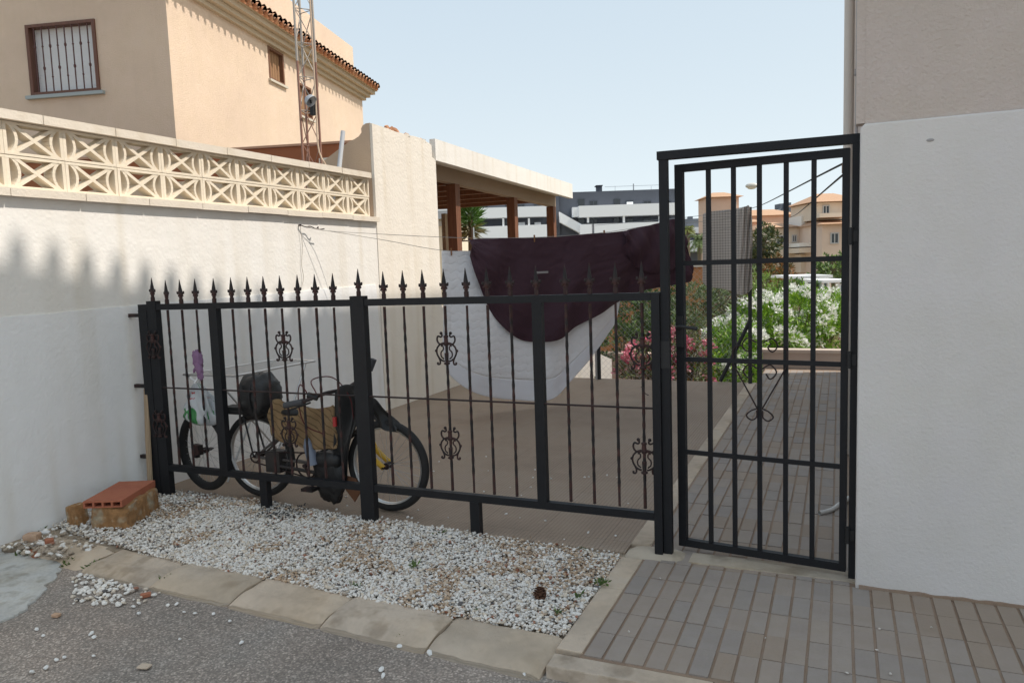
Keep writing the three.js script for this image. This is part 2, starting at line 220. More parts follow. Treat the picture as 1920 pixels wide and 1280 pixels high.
// ------------------------------------------------------------------ white garden wall with pierced blocks
{
  const root = thing('garden_wall', 'long white rendered boundary wall topped by cream pierced blocks', 'wall', [-4.7, 0, -4]);
  part('wall', bx(-4.8, -4.604, -0.3, 2.065, -7.05, 2.5), M.whiteUp, root);
  const band = [[2.5, -0.25]]; for (let z = 2.5; z >= -7.06; z -= 0.12) band.push([z, 1.345 + 0.012 * Math.max(0, -3 - z) + 0.016 * (fbm((z + 20) / 16, 0.4, 64, 4, 8) - 0.5)]); band.push([-7.06, -0.25]);
  part('painted_base', alongX(extr(band.reverse(), 0.01)).translate(-4.606, 0, 0), M.whiteLow, root, { label: 'cooler white paint coat on the lower half of the wall' });
  const slab = (name, z0, z1, y0, y1, x0, x1, m) => { const g = extr([[x0, y0], [x1, y0], [x1, y1], [x0, y1]], z1 - z0 - 0.012, [], 0.004).translate(0, 0, z0 + 0.006), p = g.attributes.position; for (let i = 0; i < p.count; i++) p.setXYZ(i, p.getX(i) + 0.003 * (hash(Math.round(p.getZ(i) * 90), 3, 5) - 0.5), p.getY(i) + 0.006 * (hash(Math.round(z0 * 50), 1, 2) - 0.5), p.getZ(i)); part(name, uvm(g), m, root); };
  for (let z = -7.06; z < 2; z += 0.5) slab('ledge_slab', z, z + 0.5, 2.069, 2.11, -4.83, -4.557, M.coping);
  for (let z = -6.96; z < 2; z += 0.52) slab('coping_slab', z, z + 0.52, 2.524, 2.572, -4.77, -4.572, M.coping);
  // one pierced block: frame, two diagonals and two arcs, in (z, y)
  const w = 0.387, h = 0.2, f = 0.018, dep = 0.09, parts = [];
  const bar = (z0, y0, z1, y1, t) => { const l = Math.hypot(z1 - z0, y1 - y0), g = new THREE.BoxGeometry(dep - 0.004, t, l), a = Math.atan2(y1 - y0, z1 - z0); return g.rotateX(-a).translate(0, (y0 + y1) / 2, (z0 + z1) / 2); };
  parts.push(bx(-dep / 2, dep / 2, 0.001, f, 0.001, w - 0.001), bx(-dep / 2, dep / 2, h - f, h - 0.001, 0.001, w - 0.001), bx(-dep / 2 + 0.001, dep / 2 - 0.001, f, h - f, 0.001, f + 0.004), bx(-dep / 2 + 0.001, dep / 2 - 0.001, f, h - f, w - f - 0.004, w - 0.001));
  parts.push(bar(0.055, f * 0.6, w - 0.055, h - f * 0.6, 0.021)); const d2 = bar(0.055, h - f * 0.6, w - 0.055, f * 0.6, 0.021); d2.scale(0.985, 1, 1); parts.push(d2);
  for (const s of [0, 1]) { const R = 0.112, n = 9; for (let i = 0; i < n; i++) { const a0 = lerp(-1.05, 1.05, i / n), a1 = lerp(-1.05, 1.05, (i + 1) / n), cz = 0.083 - R; const q = (a) => [cz + R * Math.cos(a), h / 2 + R * 0.98 * Math.sin(a)]; const [z0, y0] = q(a0), [z1, y1] = q(a1); const g = bar(s ? w - z0 : z0, y0, s ? w - z1 : z1, y1, 0.019); g.scale(0.97, 1, 1); parts.push(g); } }
  const blk = uvm(mrg(parts.map((g) => { g.deleteAttribute('uv'); return g; }).map(uvm)));
  for (let c = 0; c < 19; c++) for (let r = 0; r < 2; r++) part('pierced_block', blk, M.breeze, root, { p: [-4.655 + rr(-0.003, 0.003), 2.116 + r * 0.2025, -6.955 + c * w], r: [0, 0, rr(-0.004, 0.004)] });
}
{ // wing wall with the swept top, behind the pierced blocks
  const c = [[604, 303], [622, 289], [640, 275], [654, 265], [665, 260], [672, 255], [677, 248], [676, 241], [679, 235], [685, 231], [692, 230]].map(([x, y]) => { const v = onZ(x, y, -7.055); return [v.x, v.y]; });
  const pts = [...c, [-4.634, 3.108], [-4.634, -0.2], [-9, -0.2], [-9, 2.7], [-5.6, 2.7]];
  const root = thing('wing_wall', 'tan rendered wing wall with swept top and rounded knob', 'wall', [-4.9, 0, -7.15]);
  part('wall', uvm(extr(pts.reverse(), 0.17).translate(0, 0, -7.23)), M.swoop, root);
}
{ // tall cream wall with a crumbling top, up to the pergola
  const tops = [[697, 231], [712, 236], [728, 241], [742, 247], [752, 249], [762, 253], [776, 255], [786, 258], [795, 263], [804, 268], [809, 272]].map(([x, y]) => { const v = onX(x, y, -4.598); return [v.z, v.y]; });
  const last = tops[tops.length - 1], pts = [[-7.05, -0.2], ...tops, [last[0], 2.9], [-8.44, 2.87], [-8.44, -0.2]];
  const root = thing('yard_side_wall', 'tall weathered cream wall with crumbling top beside the pergola', 'wall', [-4.7, 0, -7.7]);
  part('render_coat', alongX(extr([...pts].reverse(), 0.032)).translate(-4.63, 0, 0), M.cream, root);
  part('wall', alongX(extr([[-7.24, -0.2], ...pts.filter(([z, y]) => z < -7.24 && y > 0), [-8.44, -0.2]].reverse(), 0.166)).translate(-4.798, 0, 0), M.cream, root);
  const chip = new THREE.DodecahedronGeometry(0.05, 0); for (let i = 0; i < 22; i++) { const t = rnd(), z = lerp(-7.35, -8.33, Math.pow(t, 0.7)), y = lerp(3.105, 3.035, t); part('broken_brick', chip, rnd() < 0.35 ? M.tile[i % 3] : M.cream, root, { p: [-4.68 + rr(-0.07, 0.05), y + rr(-0.01, 0.02), z], r: [rnd() * 3, rnd() * 3, rnd() * 3], s: [rr(0.5, 1.1), rr(0.4, 0.8), rr(0.6, 1.3)] }); }
  // low continuation of the wall under the pergola
  part('low_wall', bx(-4.8, -4.61, -0.25, 1.05, -13.9, -8.44), M.cream, root);
}
{ // pergola
  const root = thing('pergola', 'flat roofed pergola with white fascia on brown posts', 'pergola', [-5.5, 0, -11]);
  const y = (z) => lerp(3.137, 3.019, (z + 8.38) / -5.33), sl = (t, b, x0, x1, z0 = -8.45, z1 = -13.72) => alongX(extr([[z0, y(z0) - t], [z1, y(z1) - t], [z1, y(z1) - b], [z0, y(z0) - b]], x1 - x0)).translate(x0, 0, 0);
  part('fascia', sl(0, 0.262, -4.68, -4.6), M.whiteUp, root); part('roof_slab', sl(0.09, 0.2, -8.2, -4.682), M.cream, root);
  part('edge_beam', sl(0.202, 0.40, -5.06, -4.94), M.beam, root);
  for (let z = -8.75; z > -13.6; z -= 0.62) part('rafter', bx(-8.1, -5.065, y(z) - 0.36, y(z) - 0.205, z - 0.05, z + 0.05), M.brown, root);
  for (const z of [-9.65, -11.75, -13.9]) part('post', bx(-5.07, -4.93, 0.4, y(Math.max(z, -13.65)) - 0.402, Math.max(z, -13.62) - 0.07, Math.max(z, -13.62) + 0.07), M.brown, root);
  part('back_wall', bx(-8.35, -8.2, -0.2, 2.2, -13.7, -8.5), M.cream, root);
  part('plinth', bx(-8.3, -4.802, -0.25, 0.4, -13.8, -8.45), M.concrete, root);
}
// ------------------------------------------------------------------ house on the left
{
  const root = thing('house', 'tall peach rendered house with tiled eave and barred window', 'house', [-10.489, 0, -10.012], rad(14)), L = { local: true };
  const win = (x0, x1, y0, y1) => [[x0, y0], [x0, y1], [x1, y1], [x1, y0]];
  // front: window u 1.36..2.72 , y 4.79..6.0
  part('front_wall', uvm(extr([[-9, -0.3], [0, -0.3], [0, 7.4], [-9, 7.4]], 0.25, [win(-2.7, -1.35, 4.8, 6.0)]).translate(0, 0, -0.25)), M.house, root, L);
  const W2 = [3.64, 4.38, 5.74, 6.44], W3 = [5.1, 5.82, 5.24, 6.0];
  const side = extr([[-9.43, -0.3], [-0.25, -0.3], [-0.25, 7.0], [-9.43, 7.0]], 0.25, [win(-W2[1], -W2[0], W2[2], W2[3]), win(-W3[1], -W3[0], W3[2], W3[3])]);
  part('side_wall', alongX(side).translate(-0.25, 0, 0), M.house, root, L);
  part('core', bx(-8.9, -0.4, -0.3, 6.9, -9.43, -0.4), M.house, root, L);
  // front window: brown frame, white shutter slats, bars
  const fw = part('window', mrg([bx(-2.7, -1.35, 4.8, 4.85, -0.12, 0.03), bx(-2.7, -1.35, 5.95, 6.0, -0.12, 0.03), bx(-2.7, -2.64, 4.85, 5.95, -0.12, 0.03), bx(-1.41, -1.35, 4.85, 5.95, -0.12, 0.03)]), mat([0.16, 0.07, 0.045], { map: T.wood, roughness: 0.6 }), root, L);
  for (let y = 4.86; y < 5.94; y += 0.045) part('shutter_slat', new THREE.BoxGeometry(1.22, 0.042, 0.014).rotateX(0.12), M.white, fw, { local: true, p: [-2.025, y + 0.02, -0.13] });
  for (let i = 0; i < 8; i++) { const x = -2.62 + 1.19 * (i + 0.5) / 8; part('bar', mrg([rod([x, 4.85, 0.01], [x, 5.95, 0.01], 0.011, 6), new THREE.SphereGeometry(0.022, 8, 6).scale(1, 1.8, 1).translate(x, i % 2 ? 5.25 : 5.62, 0.01), new THREE.SphereGeometry(0.018, 8, 6).translate(x, i % 2 ? 5.62 : 5.1, 0.01)]), mat([0.1, 0.04, 0.035], { roughness: 0.6 }), fw, L); }
  part('sill', bx(-2.78, -1.27, 4.74, 4.797, -0.2, 0.07), mat([0.36, 0.40, 0.40]), fw, L);
  // side windows: recessed frame, sill, shutter boards
  for (const [a, b, y0, y1] of [W2, W3]) {
    const f = part('window', mrg([bx(-0.12, 0.012, y0, y0 + 0.05, -b, -a), bx(-0.12, 0.012, y1 - 0.05, y1, -b, -a), bx(-0.12, 0.012, y0 + 0.05, y1 - 0.05, -a - 0.06, -a), bx(-0.12, 0.012, y0 + 0.05, y1 - 0.05, -b, -b + 0.06)]), mat([0.2, 0.1, 0.06], { map: T.wood }), root, L);
    for (let k = 0; k < 5; k++) part('shutter_board', bx(-0.1, -0.075, y0 + 0.05, y1 - 0.05, -a - 0.065 - (k + 0.95) * (b - a - 0.13) / 5, -a - 0.065 - (k + 0.05) * (b - a - 0.13) / 5), mat([0.33, 0.19, 0.10], { map: T.wood }), f, L);
    part('pane', bx(-0.16, -0.14, y0 + 0.05, y1 - 0.05, -b + 0.06, -a - 0.06), M.glass, f, L);
    part('sill', bx(-0.12, 0.06, y0 - 0.05, y0 - 0.003, -b - 0.05, -a + 0.05), mat([0.55, 0.5, 0.42]), f, L);
  }
  // stepped cornice
  [[6.46, 6.55, 0.09], [6.553, 6.65, 0.19], [6.653, 6.75, 0.30]].forEach(([y0, y1, o]) => { part('cornice', bx(-0.02, o, y0, y1, -9.43 - o, 0.35), M.cornice, root, L); });
  part('cornice_cap', bx(-0.02, 0.36, 6.753, 6.775, -9.78, 0.36), M.cornice, root, L);
  const tg = new THREE.CylinderGeometry(0.085, 0.075, 0.46, 10, 1, true, 0, Math.PI), tgs = []; { // barrel tile, hollow with thickness
    const inn = new THREE.CylinderGeometry(0.072, 0.062, 0.46, 10, 1, true, 0, Math.PI); const ii = inn.index; for (let i = 0; i < ii.count; i += 3) { const a = ii.getX(i); ii.setX(i, ii.getX(i + 1)); ii.setX(i + 1, a); }
    const ring = new THREE.RingGeometry(0.07, 0.085, 10, 1, 0, Math.PI); tgs.push(tg, inn); void ring;
  }
  const tile = uvm(mrg(tgs.map((g) => g.rotateZ(Math.PI / 2).rotateX(-Math.PI / 2 + Math.PI)).map((g) => g)));
  tile.computeBoundingBox(); { const bb = tile.boundingBox; if (bb.max.y < 0.05) tile.rotateX(Math.PI); }
  for (let s = 0.1; s < 9.75; s += 0.231) part('roof_tile', tile, M.tile[Math.floor(rnd() * 3)], root, { local: true, p: [0.25, 6.86 + rr(-0.006, 0.006), -s], r: [0, rr(-0.04, 0.04), -0.22] });
  for (let s = 0.215; s < 9.7; s += 0.231) part('channel_tile', tile, M.tile[Math.floor(rnd() * 3)], root, { local: true, p: [0.22, 6.855, -s], r: [Math.PI, 0, -0.22 + 0.0] });
  part('roof', alongX(extr([[-9.7, 0], [0.3, 0], [0.3, 0.05], [-9.7, 0.05]], 6)).translate(-6, 0, 0).rotateZ(-0.22).translate(0.38, 6.755, 0), M.tile[1], root, L);
  // roof-top storey set back
  part('roof_storey', bx(-6, -1.0, 6.9, 8.6, -11.6, -2.4), M.house, root, L);
  part('rear_wing', bx(-6, -1.002, -0.3, 6.9, -11.598, -9.43), M.house, root, L);
}
{ // terracotta painted wall in front of the house
  const root = thing('terracotta_wall', 'dark terracotta painted wall behind the pierced blocks and mast', 'wall', [-7.659, 0, -8.126], rad(14));
  part('wall', bx(-4.4, 2.6, -0.3, 3.22, -0.2, 0), M.terra, root, { local: true }); part('capping', bx(-4.4, 2.62, 3.223, 3.252, -0.22, 0.02), mat([0.52, 0.30, 0.2], { map: T.render }), root, { local: true });
}
{ // lattice mast
  const base = onX(583, 300, -4.97), root = thing('lattice_mast', 'slender rusty red and silver lattice mast behind the wall', 'mast', [-4.97, 0, base.z]);
  const red = mat([0.29, 0.16, 0.12], { map: T.clay, roughness: 0.7 }), zinc = mat([0.45, 0.42, 0.38], { map: T.clay, roughness: 0.6, metalness: 0.3 }), R = 0.105, leg = [0, 1, 2].map((k) => [R * Math.cos(rad(100 + 120 * k)), R * Math.sin(rad(100 + 120 * k))]);
  const L = { local: true }; part('foot_plate', bx(-0.15, 0.15, -0.2, 0.02, -0.15, 0.15), M.concrete, root, L);
  for (const [x, z] of leg) for (let s = 0; s < 3; s++) part('leg', rod([x, s ? 1.7 * s + 0.25 : 0, z], [x, 1.7 * s + 1.95, z], 0.0125, 7), s % 2 ? red : zinc, root, L);
  for (let i = 0; i < 16; i++) { const y = 0.2 + i * 0.33; leg.forEach(([x, z], k) => { const [u, w] = leg[(k + 1) % 3]; part('lattice_bar', rod([x, y, z], [u, y, w], 0.005, 5), i % 9 < 5 ? zinc : red, root, L); part('lattice_bar', rod(i % 2 ? [x, y, z] : [u, y, w], i % 2 ? [u, y + 0.33, w] : [x, y + 0.33, z], 0.005, 5), i % 9 < 5 ? zinc : red, root, L); }); }
  const cab = tube([[0.12, 5.3, 0.02], [0.122, 4, 0.03], [0.115, 3.2, 0.02], [0.13, 2.75, 0.03], [0.17, 2.62, -0.02], [0.1, 2.6, -0.3]], 0.009, 40, 6); part('cable', cab, mat([0.6, 0.45, 0.33]), root, L);
  const lp = thing('floodlight', 'small round grey lamp clamped to the lattice mast', 'lamp', [-4.83, 3.24, base.z + 0.14]);
  part('shade', new THREE.LatheGeometry([[0.0, 0.05], [0.03, 0.045], [0.055, 0.02], [0.062, -0.02], [0.058, -0.02], [0.05, 0.01], [0, 0.03]].map(([a, b]) => new THREE.Vector2(a, b)), 16).rotateZ(0.9), M.galv, lp, L); part('bracket', mrg([rod([0, 0, 0], [-0.06, -0.03, -0.1], 0.01, 6), bx(-0.08, -0.04, -0.12, 0.0, -0.13, -0.09)]), M.black, lp, L);
}
{ const a = onX(643, 246, -4.86), b = onX(629, 322, -4.86); b.y = 2.57; tag(part('plastic_tube', rod([a.x, a.y, a.z], [b.x, 2.2, b.z + 0.05], 0.024, 12), mat([0.5, 0.52, 0.55], { roughness: 0.5 })), 'grey plastic tube standing up behind the wall coping', 'tube'); }
// ------------------------------------------------------------------ building on the right, its roof edge shades the yard
{
  const root = thing('corner_building', 'pinkish grey rendered building with paler base beside the gate', 'building', [0.1, 0, -3.75]);
  const top = (z) => 7.42 - 0.196 * (-4.55 - z);
  part('upper_wall', alongX(extr([[-10.9, 2.1], [-3.77, 2.1], [-3.77, top(-3.77) - 0.2], [-10.9, top(-10.9) - 0.2]], 9)).translate(0.098, 0, 0), M.rightUp, root);
  const lw = extr([[0.088, -0.25], [9.09, -0.25], [9.09, 2.095], [0.1, 2.107], [0.088, 2.095]], 7.1, [], 0.008).translate(0, 0, -10.86); part('plaster_base', uvm(lw), M.rightLow, root, { label: 'paler grey white plaster coat on the lower wall' });
  part('corner_trim', bx(0.062, 0.0985, 2.12, 7.1, -3.86, -3.772), M.rightUp, root);
  part('downpipe', rod([0.052, 0.02, -6.3], [0.052, 6.6, -6.3], 0.035, 12), mat([0.62, 0.56, 0.5], { roughness: 0.6 }), root);
  part('cable', rod([0.078, 0.3, -4.6], [0.078, 6.6, -4.6], 0.008, 6), mat([0.4, 0.38, 0.38]), root);
  for (const y of [2.5, 3.4]) part('cable_clip', bx(0.065, 0.098, y, y + 0.03, -4.62, -4.58), mat([0.4, 0.38, 0.38]), root);
  part('plaster_blemish', new THREE.IcosahedronGeometry(0.008, 1).scale(2.0, 0.9, 0.4).translate(0.351, 2.02, -3.752), mat([0.35, 0.33, 0.32]), root);
  part('top_storey', bx(1.6, 9.08, 5.5, 9.6, -10.6, -3.78), M.rightUp, root);
  { const pts = [[0.095, -0.02]]; for (let x = 0.095; x < 2.2; x += 0.03) pts.push([x, 0.006 + 0.016 * fbm((x + 3) / 2, 0.5, 40, 4, 5)]); pts.push([2.2, -0.02]); part('base_joint', uvm(extr(pts.reverse(), 0.012).translate(0, 0, -3.752)), M.sand, root, { label: 'crumbling brown mortar line along the foot of the wall' }); }
  // roof falling to the back, its tiled edge overhanging the yard
  part('roof', alongX(extr([[-11.05, top(-11.05) - 0.19], [-3.3, top(-3.3) - 0.19], [-3.3, top(-3.3) - 0.02], [-11.05, top(-11.05) - 0.02]], 9.6)).translate(-0.33, 0, 0), M.tile[1], root);
  const ct = new THREE.CylinderGeometry(0.115, 0.115, 0.3, 10, 1, false, 0, Math.PI).rotateZ(Math.PI / 2).rotateX(-Math.PI / 2); ct.computeBoundingBox(); if (ct.boundingBox.max.y < 0.05) ct.rotateX(Math.PI); const ctu = uvm(ct.scale(1, 0.82, 1.0));
  for (let z = -3.4; z > -11.0; z -= 0.229) part('verge_tile', ctu, M.tile[Math.floor(rnd() * 3)], root, { p: [-0.235, top(z) - 0.008, z], r: [Math.atan(0.196) * -1, 0, 0] });
}
{ // small lamp box on the side of the right building and the wires that leave it
  const p = onX(1578, 342, 0.05), root = thing('wall_box', 'small tan junction box high on the side of the right building', 'junction box', [0.04, 2.45, -8.6]);
  part('box', bx(0.02, 0.089, 2.37, 2.47, -8.66, -8.56), mat([0.5, 0.38, 0.28]), root); part('lid', bx(0.012, 0.019, 2.375, 2.465, -8.655, -8.565), mat([0.45, 0.33, 0.25]), root); void p;
}

// ------------------------------------------------------------------ iron fence
const FZ = -3.85;
{
  const root = thing('iron_fence', 'black wrought iron fence with spear tips and scroll ornaments', 'fence', [-2.66, 0, FZ]);
  const ty = (x) => 1.346 + 0.0062 * (x + 4.49), H = 0.02;   // centre of the top rail
  const beamX = (x0, x1, y0, y1, h, d) => { const g = new THREE.BoxGeometry(x1 - x0, h, d, 1, 1, 1); const a = Math.atan2(y1 - y0, x1 - x0); return uvm(g.rotateZ(a).translate((x0 + x1) / 2, (y0 + y1) / 2, FZ)); };
  part('top_rail', beamX(-4.487, -0.882, ty(-4.487), ty(-0.882), 0.04, 0.04), M.rail, root);
  part('bottom_rail', beamX(-4.41, -0.882, 0.217, 0.216, 0.042, 0.04), M.rail, root);
  part('middle_rod', rod([-4.39, 0.787, FZ + 0.012], [-0.88, 0.79, FZ + 0.012], 0.0055, 8), M.rusty, root);
  const post = (x0, x1, y0, y1, d = 0.044) => part('post', bx(x0, x1, y0, y1, FZ - d / 2, FZ + d / 2), M.rail, root);
  post(-4.484, -4.405, 0.03, ty(-4.45) - H, 0.05); post(-4.402, -4.318, 0.02, ty(-4.36) + H + 0.022, 0.046);
  post(-3.845, -3.775, 0.238, ty(-3.81) - H); post(-2.714, -2.617, -0.08, ty(-2.66) + H + 0.02, 0.05); post(-1.535, -1.479, 0.238, ty(-1.5) - H); post(-0.88, -0.837, -0.05, ty(-0.86) + H, 0.05);
  for (const x of [-3.48, -1.93]) part('foot', bx(x - 0.03, x + 0.03, -0.08, 0.195, FZ - 0.022, FZ + 0.022), M.rail, root);
  for (const y of [1.29, 0.79, 0.28]) part('wall_bracket', bx(-4.594, -4.485, y - 0.012, y + 0.012, FZ - 0.014, FZ + 0.014), M.rusty, root);
  // twisted square bar
  const L = 1.085, bar = new THREE.BoxGeometry(0.0125, L, 0.0125, 1, 34, 1); { const p = bar.attributes.position; for (let i = 0; i < p.count; i++) { const y = p.getY(i), t = Math.max(-0.45, Math.min(0.45, y)), a = t * 2 * Math.PI * 3.6, x = p.getX(i), z = p.getZ(i); p.setX(i, x * Math.cos(a) - z * Math.sin(a)); p.setZ(i, x * Math.sin(a) + z * Math.cos(a)); } bar.computeVertexNormals(); uvm(bar); }
  // spear tip: stub, neck, four-lobed collar, long point
  const pt = new THREE.CylinderGeometry(0.0015, 0.0165, 0.088, 4, 1).rotateY(Math.PI / 4).scale(1, 1, 0.8).translate(0, 0.119, 0), lobes = [];
  for (const [x, y, r] of [[-0.021, 0.072, 0.009], [0.021, 0.072, 0.009], [-0.015, 0.052, 0.007], [0.015, 0.052, 0.007], [-0.025, 0.079, 0.005], [0.025, 0.079, 0.005]]) lobes.push(new THREE.SphereGeometry(r, 8, 6).scale(1, 1.1, 0.7).translate(x, y, 0));
  const spear = uvm(mrg([pt, new THREE.SphereGeometry(0.019, 10, 8).scale(0.95, 1.05, 0.65).translate(0, 0.064, 0), new THREE.CylinderGeometry(0.009, 0.011, 0.03, 8).translate(0, 0.038, 0), new THREE.BoxGeometry(0.02, 0.03, 0.02).translate(0, 0.015, 0), new THREE.TorusGeometry(0.009, 0.004, 6, 10).rotateX(Math.PI / 2).translate(0, 0.04, 0), ...lobes]));
  const xs = [-4.361, -4.23, -4.099, -3.968, -3.806, -3.655, -3.517, -3.385, -3.25, -3.117, -2.982, -2.85, -2.663, -2.486, -2.352, -2.218, -2.078, -1.937, -1.808, -1.667, -1.512, -1.345, -1.21, -1.071, -0.932], posts = [0, 4, 12, 20];
  xs.forEach((x, i) => { part('spear_tip', spear, M.rusty, root, { p: [x, ty(x) + H + (i === 0 || i === 12 ? 0.02 : 0), FZ], r: [rr(-0.02, 0.02), rr(-0.2, 0.2), rr(-0.012, 0.012)] }); if (!posts.includes(i)) part('twisted_bar', bar, M.rusty, root, { p: [x, (0.238 + ty(x) - H) / 2, FZ], r: [0, i, 0] }); });
  // cast scroll ornament, 0.15 wide and 0.19 high
  const side = (s) => { const c = (pts, r = 0.0052, n = 34) => tube(pts.map(([x, y]) => V(s * x, y, 0)), r, n, 6); return [c([[0.03, 0.088], [0.024, 0.076], [0.032, 0.068], [0.05, 0.073], [0.057, 0.052], [0.046, 0.03], [0.024, 0.024], [0.014, 0.03]]), c([[0.014, 0.034], [0.034, 0.028], [0.057, 0.006], [0.062, -0.024], [0.046, -0.056], [0.026, -0.07], [0.014, -0.072]]), c([[0.05, -0.052], [0.042, -0.072], [0.046, -0.09], [0.058, -0.09], [0.06, -0.08]]), c([[0.018, -0.06], [0.034, -0.045], [0.034, -0.02], [0.02, -0.004], [0.022, 0.014], [0.034, 0.016]], 0.004, 26), new THREE.SphereGeometry(0.0095, 8, 6).translate(s * 0.03, 0.09, 0), new THREE.SphereGeometry(0.0085, 8, 6).translate(s * 0.066, -0.012, 0), new THREE.SphereGeometry(0.006, 8, 6).translate(s * 0.058, -0.083, 0)]; };
  const orn = uvm(mrg([...side(1), ...side(-1), new THREE.CylinderGeometry(0.011, 0.014, 0.055, 8).translate(0, 0.045, 0), new THREE.TorusGeometry(0.012, 0.006, 6, 10).rotateX(Math.PI / 2).translate(0, 0.03, 0), new THREE.CylinderGeometry(0.013, 0.009, 0.07, 8).translate(0, -0.06, 0), new THREE.TorusGeometry(0.013, 0.006, 6, 10).rotateX(Math.PI / 2).translate(0, -0.085, 0), new THREE.SphereGeometry(0.016, 8, 6).scale(1, 0.6, 1).translate(0, 0.07, 0)]));
  for (const [i, dz] of [[0, 0.028], [8, 0.004], [16, 0.004], [24, 0.004]]) for (const y of [1.085, 0.53]) part('scroll_ornament', orn, M.rusty, root, { p: [xs[i] + 0.0, y, FZ + dz], r: [0, rr(-0.05, 0.05), 0] });
  part('wire_end', tube([[-0.9, 0.86, FZ + 0.02], [-0.915, 0.87, FZ + 0.03], [-0.92, 0.9, FZ + 0.035], [-0.935, 0.905, FZ + 0.04]], 0.002, 14, 5), M.rusty, root);
}
{ // gate frame and gate
  const root = thing('gate_frame', 'black square steel frame of the entrance gate with lintel', 'gate frame', [-0.37, 0, FZ]);
  part('post', bx(-0.834, -0.792, -0.06, 2.046, -3.885, -3.84), M.rail, root); part('post', bx(0.05, 0.0855, -0.02, 2.046, -3.875, -3.835), M.rail, root); part('lintel', bx(-0.842, 0.0875, 2.047, 2.088, -3.888, -3.836), M.rail, root);
  for (const y of [1.63, 1.06, 0.22]) part('hinge', mrg([rod([0.046, y - 0.04, -3.835], [0.046, y + 0.04, -3.835], 0.012, 10), bx(0.046, 0.075, y - 0.025, y + 0.025, -3.838, -3.83)]), M.black, root);
  part('latch_plate', bx(-0.836, -0.79, 1.0, 1.14, -3.842, -3.836), M.black, root);
  const gate = thing('steel_gate', 'black barred steel gate standing slightly ajar', 'gate', [0.04, 0, -3.87], rad(-7)), L = { local: true }, W = 0.822;
  part('stile', bx(-0.03, 0, 0.03, 2.03, -0.018, 0.018), M.rail, gate, L); part('stile', bx(-W, -W + 0.042, 0.03, 2.03, -0.018, 0.018), M.rail, gate, L);
  part('rail', bx(-W + 0.0421, -0.0301, 1.992, 2.03, -0.017, 0.017), M.rail, gate, L); part('rail', bx(-W + 0.0421, -0.0301, 0.03, 0.068, -0.017, 0.017), M.rail, gate, L);
  for (let k = 1; k <= 5; k++) { const x = -0.03 - (W - 0.075) * k / 6 + 0.0; part('bar', bx(x - 0.0105, x + 0.0105, 0.0685, 1.9915, -0.0105, 0.0105), M.rail, gate, L); }
  for (const y of [1.53, 1.035, 0.545]) part('crossbar', bx(-W + 0.0421, -0.0301, y - 0.012, y + 0.012, 0.011, 0.02), M.rail, gate, L);
  // scrolls on the middle bar
  const cx = -0.40, sp = (s) => mrg([tube([[cx + s * 0.016, 1.13, 0.016], [cx + s * 0.06, 1.15, 0.016], [cx + s * 0.085, 1.115, 0.016], [cx + s * 0.06, 1.085, 0.016], [cx + s * 0.04, 1.105, 0.016], [cx + s * 0.055, 1.125, 0.016]], 0.004, 40, 6), tube([[cx + s * 0.012, 1.0, 0.016], [cx + s * 0.05, 1.02, 0.016], [cx + s * 0.08, 0.985, 0.016], [cx + s * 0.05, 0.95, 0.016], [cx + s * 0.03, 0.975, 0.016]], 0.004, 40, 6), rod([cx + s * 0.13, 1.02, 0.016], [cx + s * 0.012, 0.80, 0.016], 0.004, 6), tube([[cx + s * 0.012, 0.8, 0.016], [cx + s * 0.045, 0.785, 0.016], [cx + s * 0.065, 0.76, 0.016], [cx + s * 0.04, 0.74, 0.016], [cx + s * 0.016, 0.755, 0.016], [cx + s * 0.014, 0.79, 0.016]], 0.004, 40, 6), tube([[cx + s * 0.13, 1.02, 0.016], [cx + s * 0.125, 1.1, 0.016], [cx + s * 0.085, 1.115, 0.016]], 0.004, 20, 6)]);
  for (const s of [-1, 1]) part('scroll', sp(s), M.rusty, gate, L);
  const hd = part('lock', bx(-W + 0.003, -W + 0.039, 1.1, 1.26, 0.0182, 0.034), M.black, gate, L); part('handle', tube([[-W + 0.02, 1.2, 0.03], [-W + 0.02, 1.205, 0.07], [-W + 0.05, 1.21, 0.085], [-W + 0.13, 1.2, 0.085]], 0.009, 20, 8), M.black, hd, L);
}
// ------------------------------------------------------------------ bicycle and what hangs about it
function wheel(r, tyre = 0.03) {   // in the xy plane round the origin
  const spokes = []; for (let k = 0; k < 28; k++) { const a = k / 28 * 2 * Math.PI, b = a + (k % 4 < 2 ? 0.5 : -0.5), z = k % 2 ? 0.022 : -0.022; spokes.push(rod([0.018 * Math.cos(b), 0.018 * Math.sin(b), z], [(r - 0.05) * Math.cos(a), (r - 0.05) * Math.sin(a), 0], 0.0011, 4)); }
  const rimP = [[r - 0.055, -0.012], [r - 0.045, -0.013], [r - 0.032, -0.014], [r - 0.032, 0.014], [r - 0.045, 0.013], [r - 0.055, 0.012], [r - 0.058, 0], [r - 0.055, -0.012]].map(([a, b]) => new THREE.Vector2(a, b));
  return { tyre: new THREE.TorusGeometry(r - tyre, tyre, 12, 64), rim: new THREE.LatheGeometry(rimP, 56).rotateX(Math.PI / 2), spokes: mrg(spokes), hub: mrg([rod([0, 0, -0.055], [0, 0, 0.055], 0.012, 10), new THREE.CylinderGeometry(0.022, 0.022, 0.05, 12).rotateX(Math.PI / 2), rod([0, 0, -0.07], [0, 0, 0.07], 0.006, 8)]) };
}
